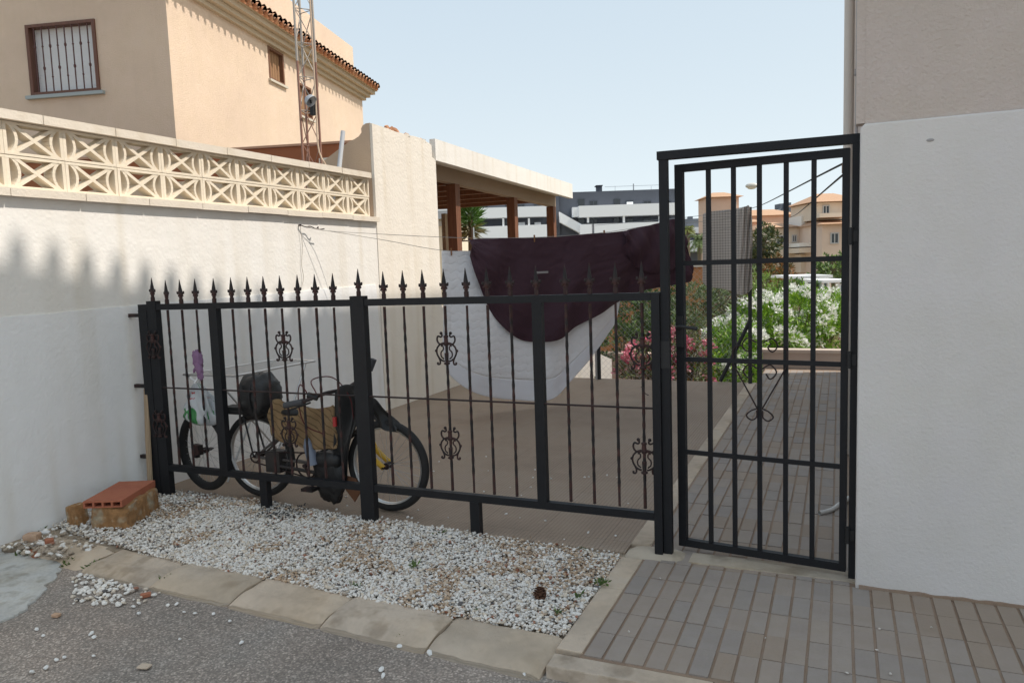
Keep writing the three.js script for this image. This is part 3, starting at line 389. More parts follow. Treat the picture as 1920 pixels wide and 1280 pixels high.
{
  const WH = wheel(0.298, 0.025);
  const root = thing('bicycle', 'old bicycle with yellow fork heaped with black bags behind fence', 'bicycle', [-3.18, 0, -4.06]), L = { local: true };
  const addWheel = (x, turn) => { const w = part('wheel', WH.tyre, M.rubber, root, { local: true, p: [x, 0.299, 0], r: [0, turn, 0] }); part('rim', WH.rim, M.alu, w, L); part('spokes', WH.spokes, M.steel, w, L); part('hub', WH.hub, M.rusty, w, L); };
  addWheel(-0.52, 0.0); addWheel(0.525, 0.02);
  const fr = mat([0.10, 0.09, 0.085], { map: T.clay, roughness: 0.5 });
  const ST = [-0.16, 0.56, 0], BB = [-0.08, 0.27, 0], HT = [0.31, 0.66, 0], HB = [0.35, 0.54, 0];
  part('frame', mrg([rod(ST, BB, 0.017, 8), rod(ST, HT, 0.015, 8), rod(BB, HB, 0.019, 8), rod(HT, HB, 0.02, 10), rod([-0.52, 0.294, 0.045], BB, 0.01, 6), rod([-0.52, 0.294, -0.045], BB, 0.01, 6), rod([-0.52, 0.294, 0.045], ST, 0.009, 6), rod([-0.52, 0.294, -0.045], ST, 0.009, 6)]), fr, root, L);
  for (const s of [-1, 1]) part('fork_blade', tube([[0.345, 0.58, s * 0.03], [0.36, 0.5, s * 0.042], [0.42, 0.38, s * 0.045], [0.525, 0.294, s * 0.05]], 0.018, 24, 8), M.yellow, root, L);
  part('stem', mrg([rod(HT, [0.285, 0.77, 0], 0.013, 8), rod([0.285, 0.77, 0], [0.24, 0.79, 0], 0.014, 8)]), M.black, root, L);
  const hb = part('handlebar', tube([[-0.02, 0.72, 0.27], [0.08, 0.74, 0.26], [0.18, 0.78, 0.16], [0.23, 0.79, 0], [0.24, 0.83, -0.16], [0.26, 0.88, -0.25], [0.28, 0.93, -0.26]], 0.012, 50, 8), M.rusty, root, L);
  for (const g of [rod([-0.045, 0.716, 0.272], [0.09, 0.742, 0.256], 0.021, 10), rod([0.255, 0.875, -0.25], [0.285, 0.95, -0.262], 0.021, 10)]) part('grip', g, mat([0.05, 0.05, 0.055], { roughness: 0.7 }), hb, L);
  part('brake_lever', mrg([rod([0.13, 0.735, 0.235], [0.0, 0.69, 0.28], 0.006, 6), rod([0.1, 0.78, 0.22], [0.16, 0.76, 0.2], 0.02, 8)]), M.black, hb, L);
  for (const g of [tube([[0.12, 0.76, 0.22], [0.03, 0.84, 0.2], [0.0, 0.78, 0.19], [0.03, 0.58, 0.18], [0.12, 0.5, 0.1]], 0.004, 40, 5), tube([[0.15, 0.79, 0.2], [0.08, 0.86, 0.15], [0.16, 0.87, 0.05], [0.3, 0.75, 0.06], [0.31, 0.6, 0.04]], 0.004, 40, 5)]) part('cable', g, mat([0.1, 0.02, 0.02]), root, L);
  part('crank', mrg([new THREE.TorusGeometry(0.085, 0.006, 6, 32).translate(BB[0], BB[1], 0.05), rod([BB[0], BB[1], -0.08], [BB[0], BB[1], 0.08], 0.014, 8), rod([BB[0], BB[1], 0.07], [-0.02, 0.13, 0.075], 0.009, 6), rod([BB[0], BB[1], -0.07], [-0.14, 0.41, -0.075], 0.009, 6), bx(-0.06, 0.03, 0.12, 0.14, 0.08, 0.15), bx(-0.18, -0.1, 0.4, 0.42, -0.15, -0.08)]), M.rusty, root, L);
  part('chain', mrg([rod([BB[0], BB[1] + 0.085, 0.05], [-0.52, 0.33, 0.05], 0.005, 5), rod([BB[0], BB[1] - 0.085, 0.05], [-0.52, 0.258, 0.05], 0.005, 5), new THREE.TorusGeometry(0.036, 0.006, 6, 20).translate(-0.52, 0.294, 0.05)]), M.rusty, root, L);
  part('carrier', mrg([rod([-0.7, 0.6, 0.05], [-0.15, 0.6, 0.05], 0.012, 6), rod([-0.7, 0.6, -0.05], [-0.15, 0.6, -0.05], 0.012, 6), bx(-0.78, -0.5, 0.585, 0.635, -0.05, 0.05), rod([-0.6, 0.6, 0.05], [-0.52, 0.294, 0.06], 0.007, 6), rod([-0.6, 0.6, -0.05], [-0.52, 0.294, -0.06], 0.007, 6)]), M.black, root, L);
  part('saddle', new THREE.SphereGeometry(0.12, 16, 10).scale(1.05, 0.3, 0.72).translate(-0.17, 0.62, 0), M.black, root, L);
  part('mud_flap', extr([[0.13, 0.24], [0.3, 0.2], [0.33, 0.12], [0.28, 0.05], [0.22, 0.12]], 0.008, [], 0.002).translate(0, 0, 0.03), mat([0.16, 0.07, 0.035]), root, L);
  part('reflector', bx(0.20, 0.222, 0.56, 0.62, 0.10, 0.115), M.red, root, L);
  part('motor', mrg([new THREE.CylinderGeometry(0.07, 0.075, 0.1, 16).rotateX(Math.PI / 2).translate(0.06, 0.26, 0.02), new THREE.SphereGeometry(0.06, 12, 8).translate(0.0, 0.2, 0.0), bx(-0.42, -0.3, 0.2, 0.34, -0.04, 0.06), rod([-0.36, 0.25, 0.05], [0.05, 0.22, 0.05], 0.012, 6)]), mat([0.04, 0.035, 0.033], { roughness: 0.6, map: T.clay }), root, L);
  part('bottle', mrg([new THREE.CylinderGeometry(0.034, 0.036, 0.14, 14).translate(0, 0, 0), new THREE.CylinderGeometry(0.014, 0.03, 0.04, 12).translate(0, 0.09, 0)]).rotateZ(0.25).translate(0.0, 0.36, 0.1), mat([0.2, 0.23, 0.3], { roughness: 0.4 }), root, L);
}
// soft shapes: a sphere pushed about by noise and by a height-dependent outline
function lump(rx, ry, rz, sd, amt = 0.12, fold = 7, seg = 40) {
  const g = new THREE.SphereGeometry(1, seg, Math.round(seg * 0.7)), p = g.attributes.position, v = V(0, 0, 0);
  for (let i = 0; i < p.count; i++) { v.fromBufferAttribute(p, i); const a = Math.atan2(v.z, v.x), n = fbm((v.x + 3) / 6 + sd * 0.1, (v.y + v.z * 0.5 + 3) / 6, 24, 4, sd) - 0.5, k = 1 + amt * (2 * n + 0.25 * Math.sin(a * fold + v.y * 3 + sd)); const sq = (t) => Math.sign(t) * Math.pow(Math.abs(t), 0.8); p.setXYZ(i, sq(v.x) * rx * k, sq(v.y) * ry * k, sq(v.z) * rz * k); }
  g.computeVertexNormals(); return uvm(g);
}
{ // black sack on the carrier
  const c = onZ(480, 798, -3.98), root = thing('black_sack', 'bulging black sack strapped on the bicycle carrier', 'bag', [c.x, 0.635, -4.05]);
  part('sack', lump(0.135, 0.155, 0.135, 4, 0.16, 5).translate(-0.01, 0.085, 0), M.nylon, root, { local: true }); part('strap', new THREE.TorusGeometry(0.152, 0.008, 6, 40).rotateY(Math.PI / 2).scale(1, 1.0, 0.95).translate(0.02, 0.085, 0), M.black, root, { local: true });
}
// cloth from an outline on a vertical plane: rows of (x pixel, top, bottom), with folds across the plane and real thickness
function cloth(cols, toPoint, normal, fold, nu = 90, nv = 50, thick = 0.004) {
  const n = V(...normal).normalize(), P = [], I = [], at = (u) => { const s = u * (cols.length - 1), k = Math.min(cols.length - 2, Math.floor(s)), t = s - k; return [0, 1, 2].map((q) => { const p0 = cols[Math.max(0, k - 1)][q], p1 = cols[k][q], p2 = cols[k + 1][q], p3 = cols[Math.min(cols.length - 1, k + 2)][q]; return 0.5 * ((2 * p1) + (p2 - p0) * t + (2 * p0 - 5 * p1 + 4 * p2 - p3) * t * t + (3 * p1 - p0 - 3 * p2 + p3) * t * t * t); }); };
  const uvs = [], grid = [];
  for (let j = 0; j <= nv; j++) for (let i = 0; i <= nu; i++) { const u = i / nu, v = j / nv, [x, t, b] = at(u), w = toPoint(x, lerp(t, b, v)); w.addScaledVector(n, fold(u, v, w)); grid.push(w); uvs.push(w.x * n.z - w.z * n.x, w.y); }
  const N = (nu + 1) * (nv + 1); for (const s of [0.5, -0.5]) for (const w of grid) P.push(w.x + n.x * thick * s, w.y, w.z + n.z * thick * s);
  const q = (a, b, c, d, f) => f ? I.push(a, c, b, b, c, d) : I.push(a, b, c, b, d, c), id = (i, j) => j * (nu + 1) + i;
  for (let j = 0; j < nv; j++) for (let i = 0; i < nu; i++) { q(id(i, j), id(i + 1, j), id(i, j + 1), id(i + 1, j + 1), true); q(id(i, j) + N, id(i + 1, j) + N, id(i, j + 1) + N, id(i + 1, j + 1) + N, false); }
  for (let i = 0; i < nu; i++) { q(id(i, 0), id(i + 1, 0), id(i, 0) + N, id(i + 1, 0) + N, false); q(id(i, nv), id(i + 1, nv), id(i, nv) + N, id(i + 1, nv) + N, true); }
  for (let j = 0; j < nv; j++) { q(id(0, j), id(0, j + 1), id(0, j) + N, id(0, j + 1) + N, true); q(id(nu, j), id(nu, j + 1), id(nu, j) + N, id(nu, j + 1) + N, false); }
  const g = new THREE.BufferGeometry(); g.setAttribute('position', new THREE.Float32BufferAttribute(P, 3)); g.setAttribute('uv', new THREE.Float32BufferAttribute([...uvs, ...uvs], 2)); g.setIndex(I); g.computeVertexNormals(); return g;
}
{ // brown cloth over saddle and top tube
  const cols = [[502, 752, 800], [512, 750, 816], [525, 756, 826], [545, 760, 832], [565, 765, 838], [585, 768, 841], [605, 766, 842], [618, 764, 842], [630, 800, 841]];
  const g = cloth(cols, (x, y) => onZ(x, y, -3.965), [0, 0, 1], (u, v) => 0.012 * Math.sin(u * 14 + v * 5) + 0.008 * Math.sin(u * 31 - v * 8) - 0.05 * Math.pow(1 - v, 2.2), 50, 30, 0.006);
  tag(part('brown_cloth', g, mat([0.31, 0.20, 0.10], { map: tex(512, 0.22, (u, v) => { const n = fbm(u, v, 4, 4, 141), s = Math.abs((u * 3 + v * 5 + n * 0.6) % 1 - 0.5) < 0.09 ? 0.45 : 0, w = fbm(u, v, 40, 2, 143); const k = 0.75 + 0.3 * n - s + 0.15 * w; return [k, k * (1 - 0.1 * s), k * (1 - 0.2 * s)]; }), bump: T.weave, bs: 0.002 })), 'brown cloth draped over the bicycle frame and saddle', 'cloth');
}
{ // black tarpaulin over the front of the bicycle
  const cols = [[628, 742, 930], [639, 724, 926], [650, 721, 880], [660, 724, 815], [672, 730, 786], [686, 740, 786], [702, 754, 800], [719, 776, 809], [737, 801, 814]];
  const g = cloth(cols, (x, y) => onZ(x, y, -3.985), [0, 0, 1], (u, v) => 0.02 * Math.sin(u * 11 + v * 4) + 0.012 * Math.sin(u * 24 - v * 6) - 0.06 * u, 50, 40, 0.006);
  tag(part('black_tarpaulin', g, M.nylon), 'limp black tarpaulin hanging over handlebar and front wheel of bicycle', 'tarpaulin');
}
{ // black pannier below the cloth
  const c = onZ(615, 893, -3.99), root = thing('black_pannier', 'slack black pannier bag hanging low beside the bicycle cranks', 'bag', [c.x, 0.1, -4.01]);
  part('bag', lump(0.115, 0.17, 0.05, 14, 0.18, 4).translate(0, c.y - 0.1, 0), M.nylon, root, { local: true }); part('flap', lump(0.11, 0.06, 0.055, 17, 0.1, 4, 24).translate(0.0, c.y + 0.01, 0.006), M.nylon, root, { local: true });
}
{ // spare wheel
  const WH = wheel(0.288), root = thing('spare_wheel', 'loose bicycle wheel with black tyre propped near the white wall', 'wheel', [-4.13, 0.0, -3.985], rad(-11)), L = { local: true };
  const w = part('tyre', WH.tyre, M.rubber, root, { local: true, p: [0, 0.32, 0] }); part('rim', WH.rim, M.alu, w, L); part('spokes', WH.spokes, M.steel, w, L); part('hub', WH.hub, M.rusty, w, L); part('axle_nut', mrg([bx(-0.05, 0.03, -0.02, 0.05, 0.03, 0.07), bx(-0.06, -0.03, -0.05, 0.0, 0.02, 0.05)]), M.rusty, w, L);
}
{ // drying rack between bicycle and wall
  const root = thing('drying_rack', 'folding silver wire clothes drying rack beside white wall', 'drying rack', [-4.1, 0, -4.5]), y = 0.86;
  const A = V(-4.26, y, -3.97), B = V(-3.80, y, -3.98), Cc = V(-3.76, y, -4.80), D = V(-4.14, y + 0.0, -4.84), at = (s, t) => A.clone().lerp(B, s).lerp(D.clone().lerp(Cc, s), t), a3 = (v) => [v.x, v.y, v.z];
  part('frame', mrg([rod(a3(A), a3(B), 0.008), rod(a3(B), a3(Cc), 0.008), rod(a3(Cc), a3(D), 0.008), rod(a3(D), a3(A), 0.008)]), M.alu, root);
  for (let k = 1; k < 9; k++) part('wire', rod(a3(at(k / 9, 0.01)), a3(at(k / 9, 0.99)), 0.0028, 6), M.alu, root);
  const legs = [[at(0.05, 0.22), [-4.0, 0.01, -4.75]], [at(0.95, 0.22), [-3.62, 0.01, -4.7]], [at(0.05, 0.9), [-4.2, 0.01, -4.25]], [at(0.95, 0.9), [-3.80, 0.01, -4.22]]];
  for (const [t, f] of legs) part('leg', rod([t.x, t.y, t.z], f, 0.008, 8), M.alu, root);
}
{ // plastic bag hanging from the fence
  const root = thing('plastic_bag', 'white plastic carrier bag with green print hanging inside the fence', 'bag', [-4.08, 0.52, -3.915]), L = { local: true };
  const t = tex(512, 0.3, (u, v) => { const d = Math.hypot(u - 0.5, (v - 0.22)) , n = fbm(u, v, 6, 3, 5); const gr = d < 0.17 + 0.03 * n, rdd = (Math.abs((u * 5) % 1 - 0.5) < 0.28 && Math.abs((v * 9) % 1 - 0.5) < 0.2 && v > 0.55 && v < 0.8 && u > 0.35 && u < 0.6 && hash(Math.floor(u * 60), Math.floor(v * 80), 3) > 0.35); return gr ? [0.08, 0.42, 0.12] : rdd ? [0.62, 0.12, 0.12] : [0.8, 0.82, 0.83]; }); t.repeat.set(1 / 0.3, 1 / 0.32); t.offset.set(0.5, 0.0);
  const g = new THREE.SphereGeometry(1, 36, 30), p = g.attributes.position; for (let i = 0; i < p.count; i++) { const x = p.getX(i), yy = p.getY(i), z = p.getZ(i), v = (yy + 1) / 2, a = Math.atan2(z, x), w = lerp(0.15, 0.035, Math.pow(v, 1.9)) * (1 + 0.16 * Math.sin(a * 5 + v * 7) + 0.13 * Math.sin(a * 11 - v * 9) + 0.25 * (fbm((Math.cos(a) + 2) / 4, v * 0.8 + 0.05, 10, 3, 7) - 0.5)), s = Math.pow(Math.max(0, 1 - yy * yy), 0.28); p.setXYZ(i, Math.cos(a) * w * s + (1 - v) * 0.05, v * 0.3, Math.sin(a) * w * 0.55 * s); } g.computeVertexNormals(); uvm(g);
  part('bag', g, mat([0.8, 0.8, 0.82], { map: t, roughness: 0.4, physical: true, transmission: 0.35, side: THREE.DoubleSide }), root, L);
  part('handles', mrg([tube([[0, 0.29, 0], [-0.03, 0.32, 0.01], [-0.05, 0.345, 0.03], [-0.02, 0.35, 0.05]], 0.008, 20, 6), tube([[0.0, 0.29, 0], [0.03, 0.33, 0.0], [0.05, 0.33, 0.04], [0.03, 0.3, 0.05]], 0.009, 20, 6)]), M.white, root, L);
}
{ // purple glove on a bar
  const root = thing('purple_glove', 'limp purple rubber glove stuck on a fence bar', 'glove', [-3.985, 0.9, FZ + 0.005]), L = { local: true }, pm = mat([0.22, 0.12, 0.22], { roughness: 0.8, bump: T.grit, bs: 0.002 });
  part('cuff', lump(0.036, 0.06, 0.024, 9, 0.32, 5, 24).rotateZ(0.12).translate(0, 0.09, 0.0), pm, root, L);
  part('palm', lump(0.026, 0.05, 0.02, 12, 0.18, 5, 24).rotateZ(0.3).translate(0.012, 0.03, 0.008), pm, root, L);
  for (const [x, l, a] of [[0.004, 0.05, 0.05], [0.014, 0.06, 0.15], [0.024, 0.055, 0.2], [0.032, 0.045, 0.32], [-0.02, 0.04, -0.35]]) part('finger', lump(0.008, l / 2, 0.008, 3, 0.1, 3, 12).translate(0, -l / 2, 0).rotateZ(a).translate(x, 0.005 + (a < 0 ? 0.03 : 0), 0.01), pm, root, L);
}
{ tag(part('wooden_slat', uvm(extr([[-0.016, 0], [0.018, 0], [0.016, 0.42], [0.02, 0.78], [0.006, 0.8], [-0.012, 0.77], [-0.02, 0.4]], 0.012, [], 0.002).rotateX(-0.06).rotateZ(0.02).translate(-4.466, 0.0, -3.795)), mat([0.42, 0.32, 0.22], { map: T.wood })), 'thin weathered wooden slat leaning on the end post of the fence', 'slat'); }

// ------------------------------------------------------------------ gravel, stones, weeds
const kerbTop = (x, z) => { const t = (z - kerbBack(x)) / 0.27; return t < 0 ? -9 : t > 1 ? -9 : 0.002 - 0.05 * Math.pow(Math.max(0, (t - 0.32) / 0.68), 1.7); };
{
  const root = thing('white_gravel', 'bed of small white pebbles between the kerb and the fence', 'gravel', [-2.7, 0, -3.4]); root.userData.kind = 'stuff';
  const geos = [0, 1, 2, 3].map((k) => { const g = new THREE.IcosahedronGeometry(1, 1), p = g.attributes.position; for (let i = 0; i < p.count; i++) { const x = p.getX(i), y = p.getY(i), z = p.getZ(i), n = 0.75 + 0.55 * pn((x + 2) * 1.3 + k * 3, (y + 2) * 1.3 + z, 64, k + 2); p.setXYZ(i, x * n * (1 + 0.25 * (k % 2)), y * n * 0.62, z * n); } g.computeVertexNormals(); return g; });
  const lists = [[], [], [], []], put = (x, y, z, s, c) => lists[Math.floor(rnd() * 4)].push([x, y, z, s, c]);
  const tone = () => { const q = rnd(), k = rr(0.84, 1.0); return q < 0.68 ? [0.84 * k, 0.805 * k, 0.76 * k] : q < 0.86 ? [0.72 * k, 0.63 * k, 0.52 * k] : q < 0.955 ? [0.56 * k, 0.48 * k, 0.41 * k] : q < 0.975 ? [0.36 * k, 0.17 * k, 0.11 * k] : [0.12, 0.11, 0.11]; };
  const hgt = (x, z) => 0.006 + 0.026 * (fbm((x + 8) / 8, (z + 8) / 8, 24, 3, 6)) + 0.02 * Math.exp(-Math.pow((x + 4.2) / 0.5, 2));
  const rear = (x) => x < -3.3 ? -3.955 : lerp(-3.935, -3.785, (x + 3.3) / 2.3);
  for (let i = 0; i < 62000; i++) {
    const x = rr(-4.57, -1.045), z = rr(-4.0, -2.86), back = kerbBack(x), edge = 0.03 * (fbm((x + 9) / 4, 0.7, 32, 3, 5) - 0.5);
    const front = back + edge + (x < -3.7 ? -0.1 * (x + 3.7) * -1 : 0.01); if (z > front || z < rear(x) + edge) continue;
    const bare = fbm((x + 20) / 8, (z + 20) / 8, 20, 4, 44); const rim = Math.min(1, (z - rear(x)) / 0.12); if (bare > 0.66 && rnd() < (bare - 0.66) * 6) continue; if (rnd() > 0.35 + 0.65 * rim) continue; if (x < -3.95 && rnd() < 0.35) continue;
    const s = rr(0.004, 0.0085) * (rnd() < 0.06 ? 1.5 : 1); const st = Math.max(0, Math.min(1, (fbm((x + 30) / 5, (z + 11) / 5, 20, 4, 52) - 0.53) * 7)), tc = tone(); put(x, hgt(x, z) * rnd() + 0.0 + s * 0.35 - 0.008, z, s, st * rnd() > 0.45 ? [tc[0] * 0.66, tc[1] * 0.52, tc[2] * 0.40] : [tc[0] * 0.95, tc[1] * 0.94, tc[2] * 0.93]);
  }
  // spill on the street, and strays on yard and pavement
  for (let i = 0; i < 620; i++) { const a = G(lerp(135, 330, rnd()), lerp(1060, 1135, Math.pow(rnd(), 1.4)), -0.045), d = Math.exp(-Math.pow((a.x + 3.52) / 0.28, 2)); if (a.z > kerbBack(a.x) + 0.26 && rnd() < d) put(a.x, -0.045 + rnd() * 0.008, a.z, rr(0.006, 0.013), tone()); }
  for (const [x, y] of [[260, 1150], [345, 1148], [250, 1137], [330, 1133], [365, 1150], [400, 1151], [430, 1165], [170, 1188], [175, 1195], [68, 1180], [80, 1192], [120, 1232], [85, 1252], [175, 1230], [337, 1199], [452, 1205], [615, 1170], [712, 1197], [750, 1212], [807, 1224], [985, 1265], [715, 1255], [718, 1267], [60, 1260], [105, 1237]]) { const a = G(x, y, -0.045); put(a.x, -0.043, a.z, rr(0.008, 0.013), [0.75, 0.74, 0.72]); }
  for (let i = 0; i < 40; i++) { const x = rr(-3.2, -1.1), z = -3.9 - Math.pow(rnd(), 2) * 1.6; put(x, 0.004, z, rr(0.004, 0.009), [0.75, 0.72, 0.68]); }
  for (let i = 0; i < 14; i++) put(rr(-0.85, 1.2), 0.008, rr(-3.7, -2.8), rr(0.003, 0.006), [0.6, 0.55, 0.5]);
  for (let i = 0; i < 400; i++) { const x = rr(-4.57, -4.0), z = rr(-3.3, -2.78); put(x, -0.02 + rnd() * 0.02, z, rr(0.006, 0.016), rnd() < 0.4 ? tone() : ((k) => [0.44 * k, 0.36 * k, 0.28 * k])(rr(0.55, 1))); }
  const gm = mat([1, 1, 1], { roughness: 0.85 }), mm = new THREE.Matrix4(), q = new THREE.Quaternion(), e = new THREE.Euler();
  lists.forEach((l, k) => { const im = new THREE.InstancedMesh(geos[k], gm, l.length); im.name = 'pebbles'; im.userData.kind = 'stuff'; im.castShadow = im.receiveShadow = true; l.forEach(([x, y, z, s, c], i) => { e.set(rr(-0.5, 0.5), rnd() * 6.3, rr(-0.5, 0.5)); q.setFromEuler(e); mm.compose(V(x + 2.7, y, z + 3.4), q, V(s, s * rr(0.8, 1.2), s * rr(0.7, 1.2))); im.setMatrixAt(i, mm); im.setColorAt(i, C(...c)); }); root.add(im); });
}
function rock(w, h, d, sd, amt = 0.1, cuts = 0.82) {
  const g = new THREE.BoxGeometry(w, h, d, 14, 9, 12), p = g.attributes.position, v = V(0, 0, 0);
  for (let i = 0; i < p.count; i++) { v.fromBufferAttribute(p, i); const u = V(v.x / w * 2, v.y / h * 2, v.z / d * 2), l = Math.pow(Math.pow(Math.abs(u.x), 6) + Math.pow(Math.abs(u.y), 6) + Math.pow(Math.abs(u.z), 6), 1 / 6), k = 1 / Math.max(1e-4, l) * Math.max(Math.abs(u.x), Math.abs(u.y), Math.abs(u.z)); const n = fbm((v.x + v.y * 0.7 + 4) / 3, (v.z + v.y * 0.6 + 4) / 3, 36, 4, sd) - 0.5; p.setXYZ(i, v.x * lerp(1, k, cuts) * (1 + amt * n), v.y * lerp(1, k, cuts) * (1 + amt * 1.4 * n), v.z * lerp(1, k, cuts) * (1 + amt * n)); }
  g.computeVertexNormals(); return uvm(g);
}
const stoneT = tex(512, 0.35, (u, v) => { const a = fbm(u, v, 4, 5, 131), b = fbm(u, v, 14, 4, 133), w = Math.max(0, Math.min(1, (a - 0.5) * 5)); return [lerp(0.42, 0.5, w) * (0.6 + 0.7 * b), lerp(0.22, 0.42, w) * (0.6 + 0.7 * b), lerp(0.09, 0.30, w) * (0.6 + 0.7 * b)]; });
const stoneM = mat([0.95, 0.95, 0.95], { map: stoneT, bump: T.grit, bs: 0.012 });
tag(part('stone_block', rock(0.255, 0.19, 0.44, 6, 0.16, 0.75).rotateY(0.42).translate(-4.205, 0.07, -3.375), stoneM), 'rough ochre stone block under the red hollow brick', 'stone');
{ // hollow clay brick, open channels at its end
  const a = rad(23.5), w = 0.24, l = 0.44, h = 0.042, holes = []; for (let k = 0; k < 4; k++) { const x0 = -w / 2 + 0.012 + k * (w - 0.012) / 4; holes.push([[x0, 0.009], [x0, h - 0.009], [x0 + (w - 0.06) / 4, h - 0.009], [x0 + (w - 0.06) / 4, 0.009]]); }
  const root = thing('hollow_brick', 'flat red hollow clay brick lying on the ochre stone block', 'brick', [-4.225, 0.158, -3.36], a);
  part('shell', uvm(extr([[-w / 2, 0], [w / 2, 0], [w / 2, h], [-w / 2, h]], l, holes, 0).translate(0, 0, -l / 2)), mat([0.40, 0.135, 0.075], { map: T.clay, bump: T.grit, bs: 0.003 }), root, { local: true });
}
tag(part('small_stone', rock(0.105, 0.17, 0.09, 16, 0.22, 0.8).rotateZ(0.12).translate(-4.43, 0.06, -3.2), mat([1.0, 1.0, 1.0], { map: scaled(stoneT, 0.21), bump: T.grit, bs: 0.012 })), 'small upright pale ochre stone beside the larger block', 'stone');
const shardM = mat([0.42, 0.17, 0.10], { map: T.clay, bump: T.grit, bs: 0.004 }), paleM = mat([0.55, 0.38, 0.27], { map: T.clay, bump: T.grit, bs: 0.004 });
[[60, 1013, 0.085, 0.05, 0.07, paleM, 'pale pink broken brick lump at the foot of the white wall', 0.5], [65, 1042, 0.13, 0.03, 0.045, shardM, 'long orange tile shard lying by the cement patch', -0.4], [92, 1018, 0.045, 0.03, 0.04, shardM, 'small red brick chip between rubble and first kerb stone', 1], [105, 1155, 0.036, 0.014, 0.026, paleM, 'flat tan stone chip on the asphalt below the spilled gravel', 0.2], [273, 1118, 0.05, 0.02, 0.03, shardM, 'reddish tile chip among the gravel spilled on the street', 0.9], [165, 1032, 0.03, 0.012, 0.02, M.white, 'white flake of plaster on the first kerb stone', 0.3], [82, 1000, 0.07, 0.015, 0.03, M.white, 'white plaster splinter in the rubble below the wall', 0.5], [270, 1250, 0.05, 0.006, 0.035, M.kerb[0], 'flat pale pebble pressed into the asphalt', 0.2]].forEach(([x, y, w, h, d, m, label, t], i) => { const yy = y > 1060 || x < 80 && y > 1025 ? -0.046 : -0.012, p = G(x, y, yy); tag(part('rubble_piece', rock(w, h, d, 20 + i, 0.3, 0.7).rotateY(t).translate(p.x, yy + h * 0.4, p.z), m), label, 'rubble'); });
{ // pine cone
  const p = G(1012, 1117, 0.02), root = thing('pine_cone', 'dark brown pine cone lying on the white gravel', 'pine cone', [p.x, 0.036, p.z], 0.5), scaleG = uvm(new THREE.SphereGeometry(0.009, 6, 5).scale(1, 0.35, 1.3).translate(0, 0, 0.012)), cm = mat([0.10, 0.045, 0.025], { roughness: 0.9 });
  root.scale.setScalar(0.85);
  part('core', new THREE.SphereGeometry(0.02, 12, 8).scale(1, 1, 1.7), cm, root, { local: true });
  for (let k = 0; k < 60; k++) { const t = k / 60, z = lerp(-0.034, 0.034, t), r = 0.019 * Math.sqrt(Math.max(0.05, 1 - Math.pow(z / 0.038, 2))), a = k * 2.4; const m = part('scale', scaleG, cm, root, { local: true, p: [Math.cos(a) * r, Math.sin(a) * r, z] }); m.lookAt(0, 0, 0); m.quaternion.setFromUnitVectors(V(0, 0, 1), V(Math.cos(a), Math.sin(a), 0.8).normalize()); }
}
// leaves: a bag of small folded blades in one mesh
function leaves(list) {   // [x,y,z, dir, length, width, colour]
  const P = [], N = [], Cc = [], s = V(0, 0, 0), u = V(0, 0, 0), n = V(0, 0, 0);
  for (const [x, y, z, d, l, w, c] of list) { u.set(rr(-1, 1), rr(-1, 1), rr(-1, 1)); s.crossVectors(d, u).normalize(); n.crossVectors(s, d).normalize(); const b = V(x, y, z), t = b.clone().addScaledVector(d, l), m = b.clone().addScaledVector(d, l * 0.5).addScaledVector(n, -0.12 * w), a1 = m.clone().addScaledVector(s, w / 2).addScaledVector(n, 0.2 * w), a2 = m.clone().addScaledVector(s, -w / 2).addScaledVector(n, 0.2 * w); for (const q of [b, a1, t, b, t, a2]) { P.push(q.x, q.y, q.z); Cc.push(...c); } }
  const g = new THREE.BufferGeometry(); g.setAttribute('position', new THREE.Float32BufferAttribute(P, 3)); g.setAttribute('color', new THREE.Float32BufferAttribute(Cc, 3)); g.computeVertexNormals(); void N; return g;
}
const leafM = mat([1, 1, 1], { vertexColors: true, side: THREE.DoubleSide, roughness: 0.7, physical: true, transmission: 0.4 });
const petalM = mat([1, 1, 1], { vertexColors: true, side: THREE.DoubleSide, roughness: 0.8, physical: true, transmission: 0.35 });
const weeds = [[1128, 1093, 0.02, 26, 'bright green weed on the gravel next to the path edging'], [762, 1197, -0.045, 22, 'green weed growing at the kerb foot on the asphalt'], [1098, 1032, 0.0, 12, 'sparse weed at the fence side of the gravel'], [820, 1003, 0.0, 18, 'dry weed tuft in the gravel near a fence foot'], [665, 1100, 0.0, 14, 'small weed where gravel meets a kerb joint'], [905, 1145, 0.0, 16, 'thin weed at the rear of a kerb stone'], [1085, 1117, 0.02, 9, 'tiny weed right of the pine cone'], [1045, 1150, 0.02, 9, 'tiny weed between pine cone and kerb corner'], [775, 1062, 0.02, 12, 'little weed in the middle of the gravel'], [640, 1078, 0.0, 8, 'minute weed on the gravel by the kerb'], [310, 1085, -0.03, 18, 'weed sprouting from the second kerb joint'], [130, 1055, -0.045, 40, 'dark weed patch below the first kerb stone'], [175, 1062, -0.045, 34, 'weed clump between spilled gravel and first kerb stone'], [235, 1075, -0.045, 16, 'weed at the foot of the second kerb stone'], [68, 994, -0.01, 30, 'dark weed at the foot of the white wall'], [50, 1037, -0.04, 36, 'weed clump among rubble beside the cement patch'], [5, 1027, -0.04, 18, 'weed at the cement patch under the white wall'], [222, 992, 0.0, 36, 'mossy weed at the corner of the stone block'], [1118, 708, 0.0, 20, 'weed along the rear edge of the yard']];
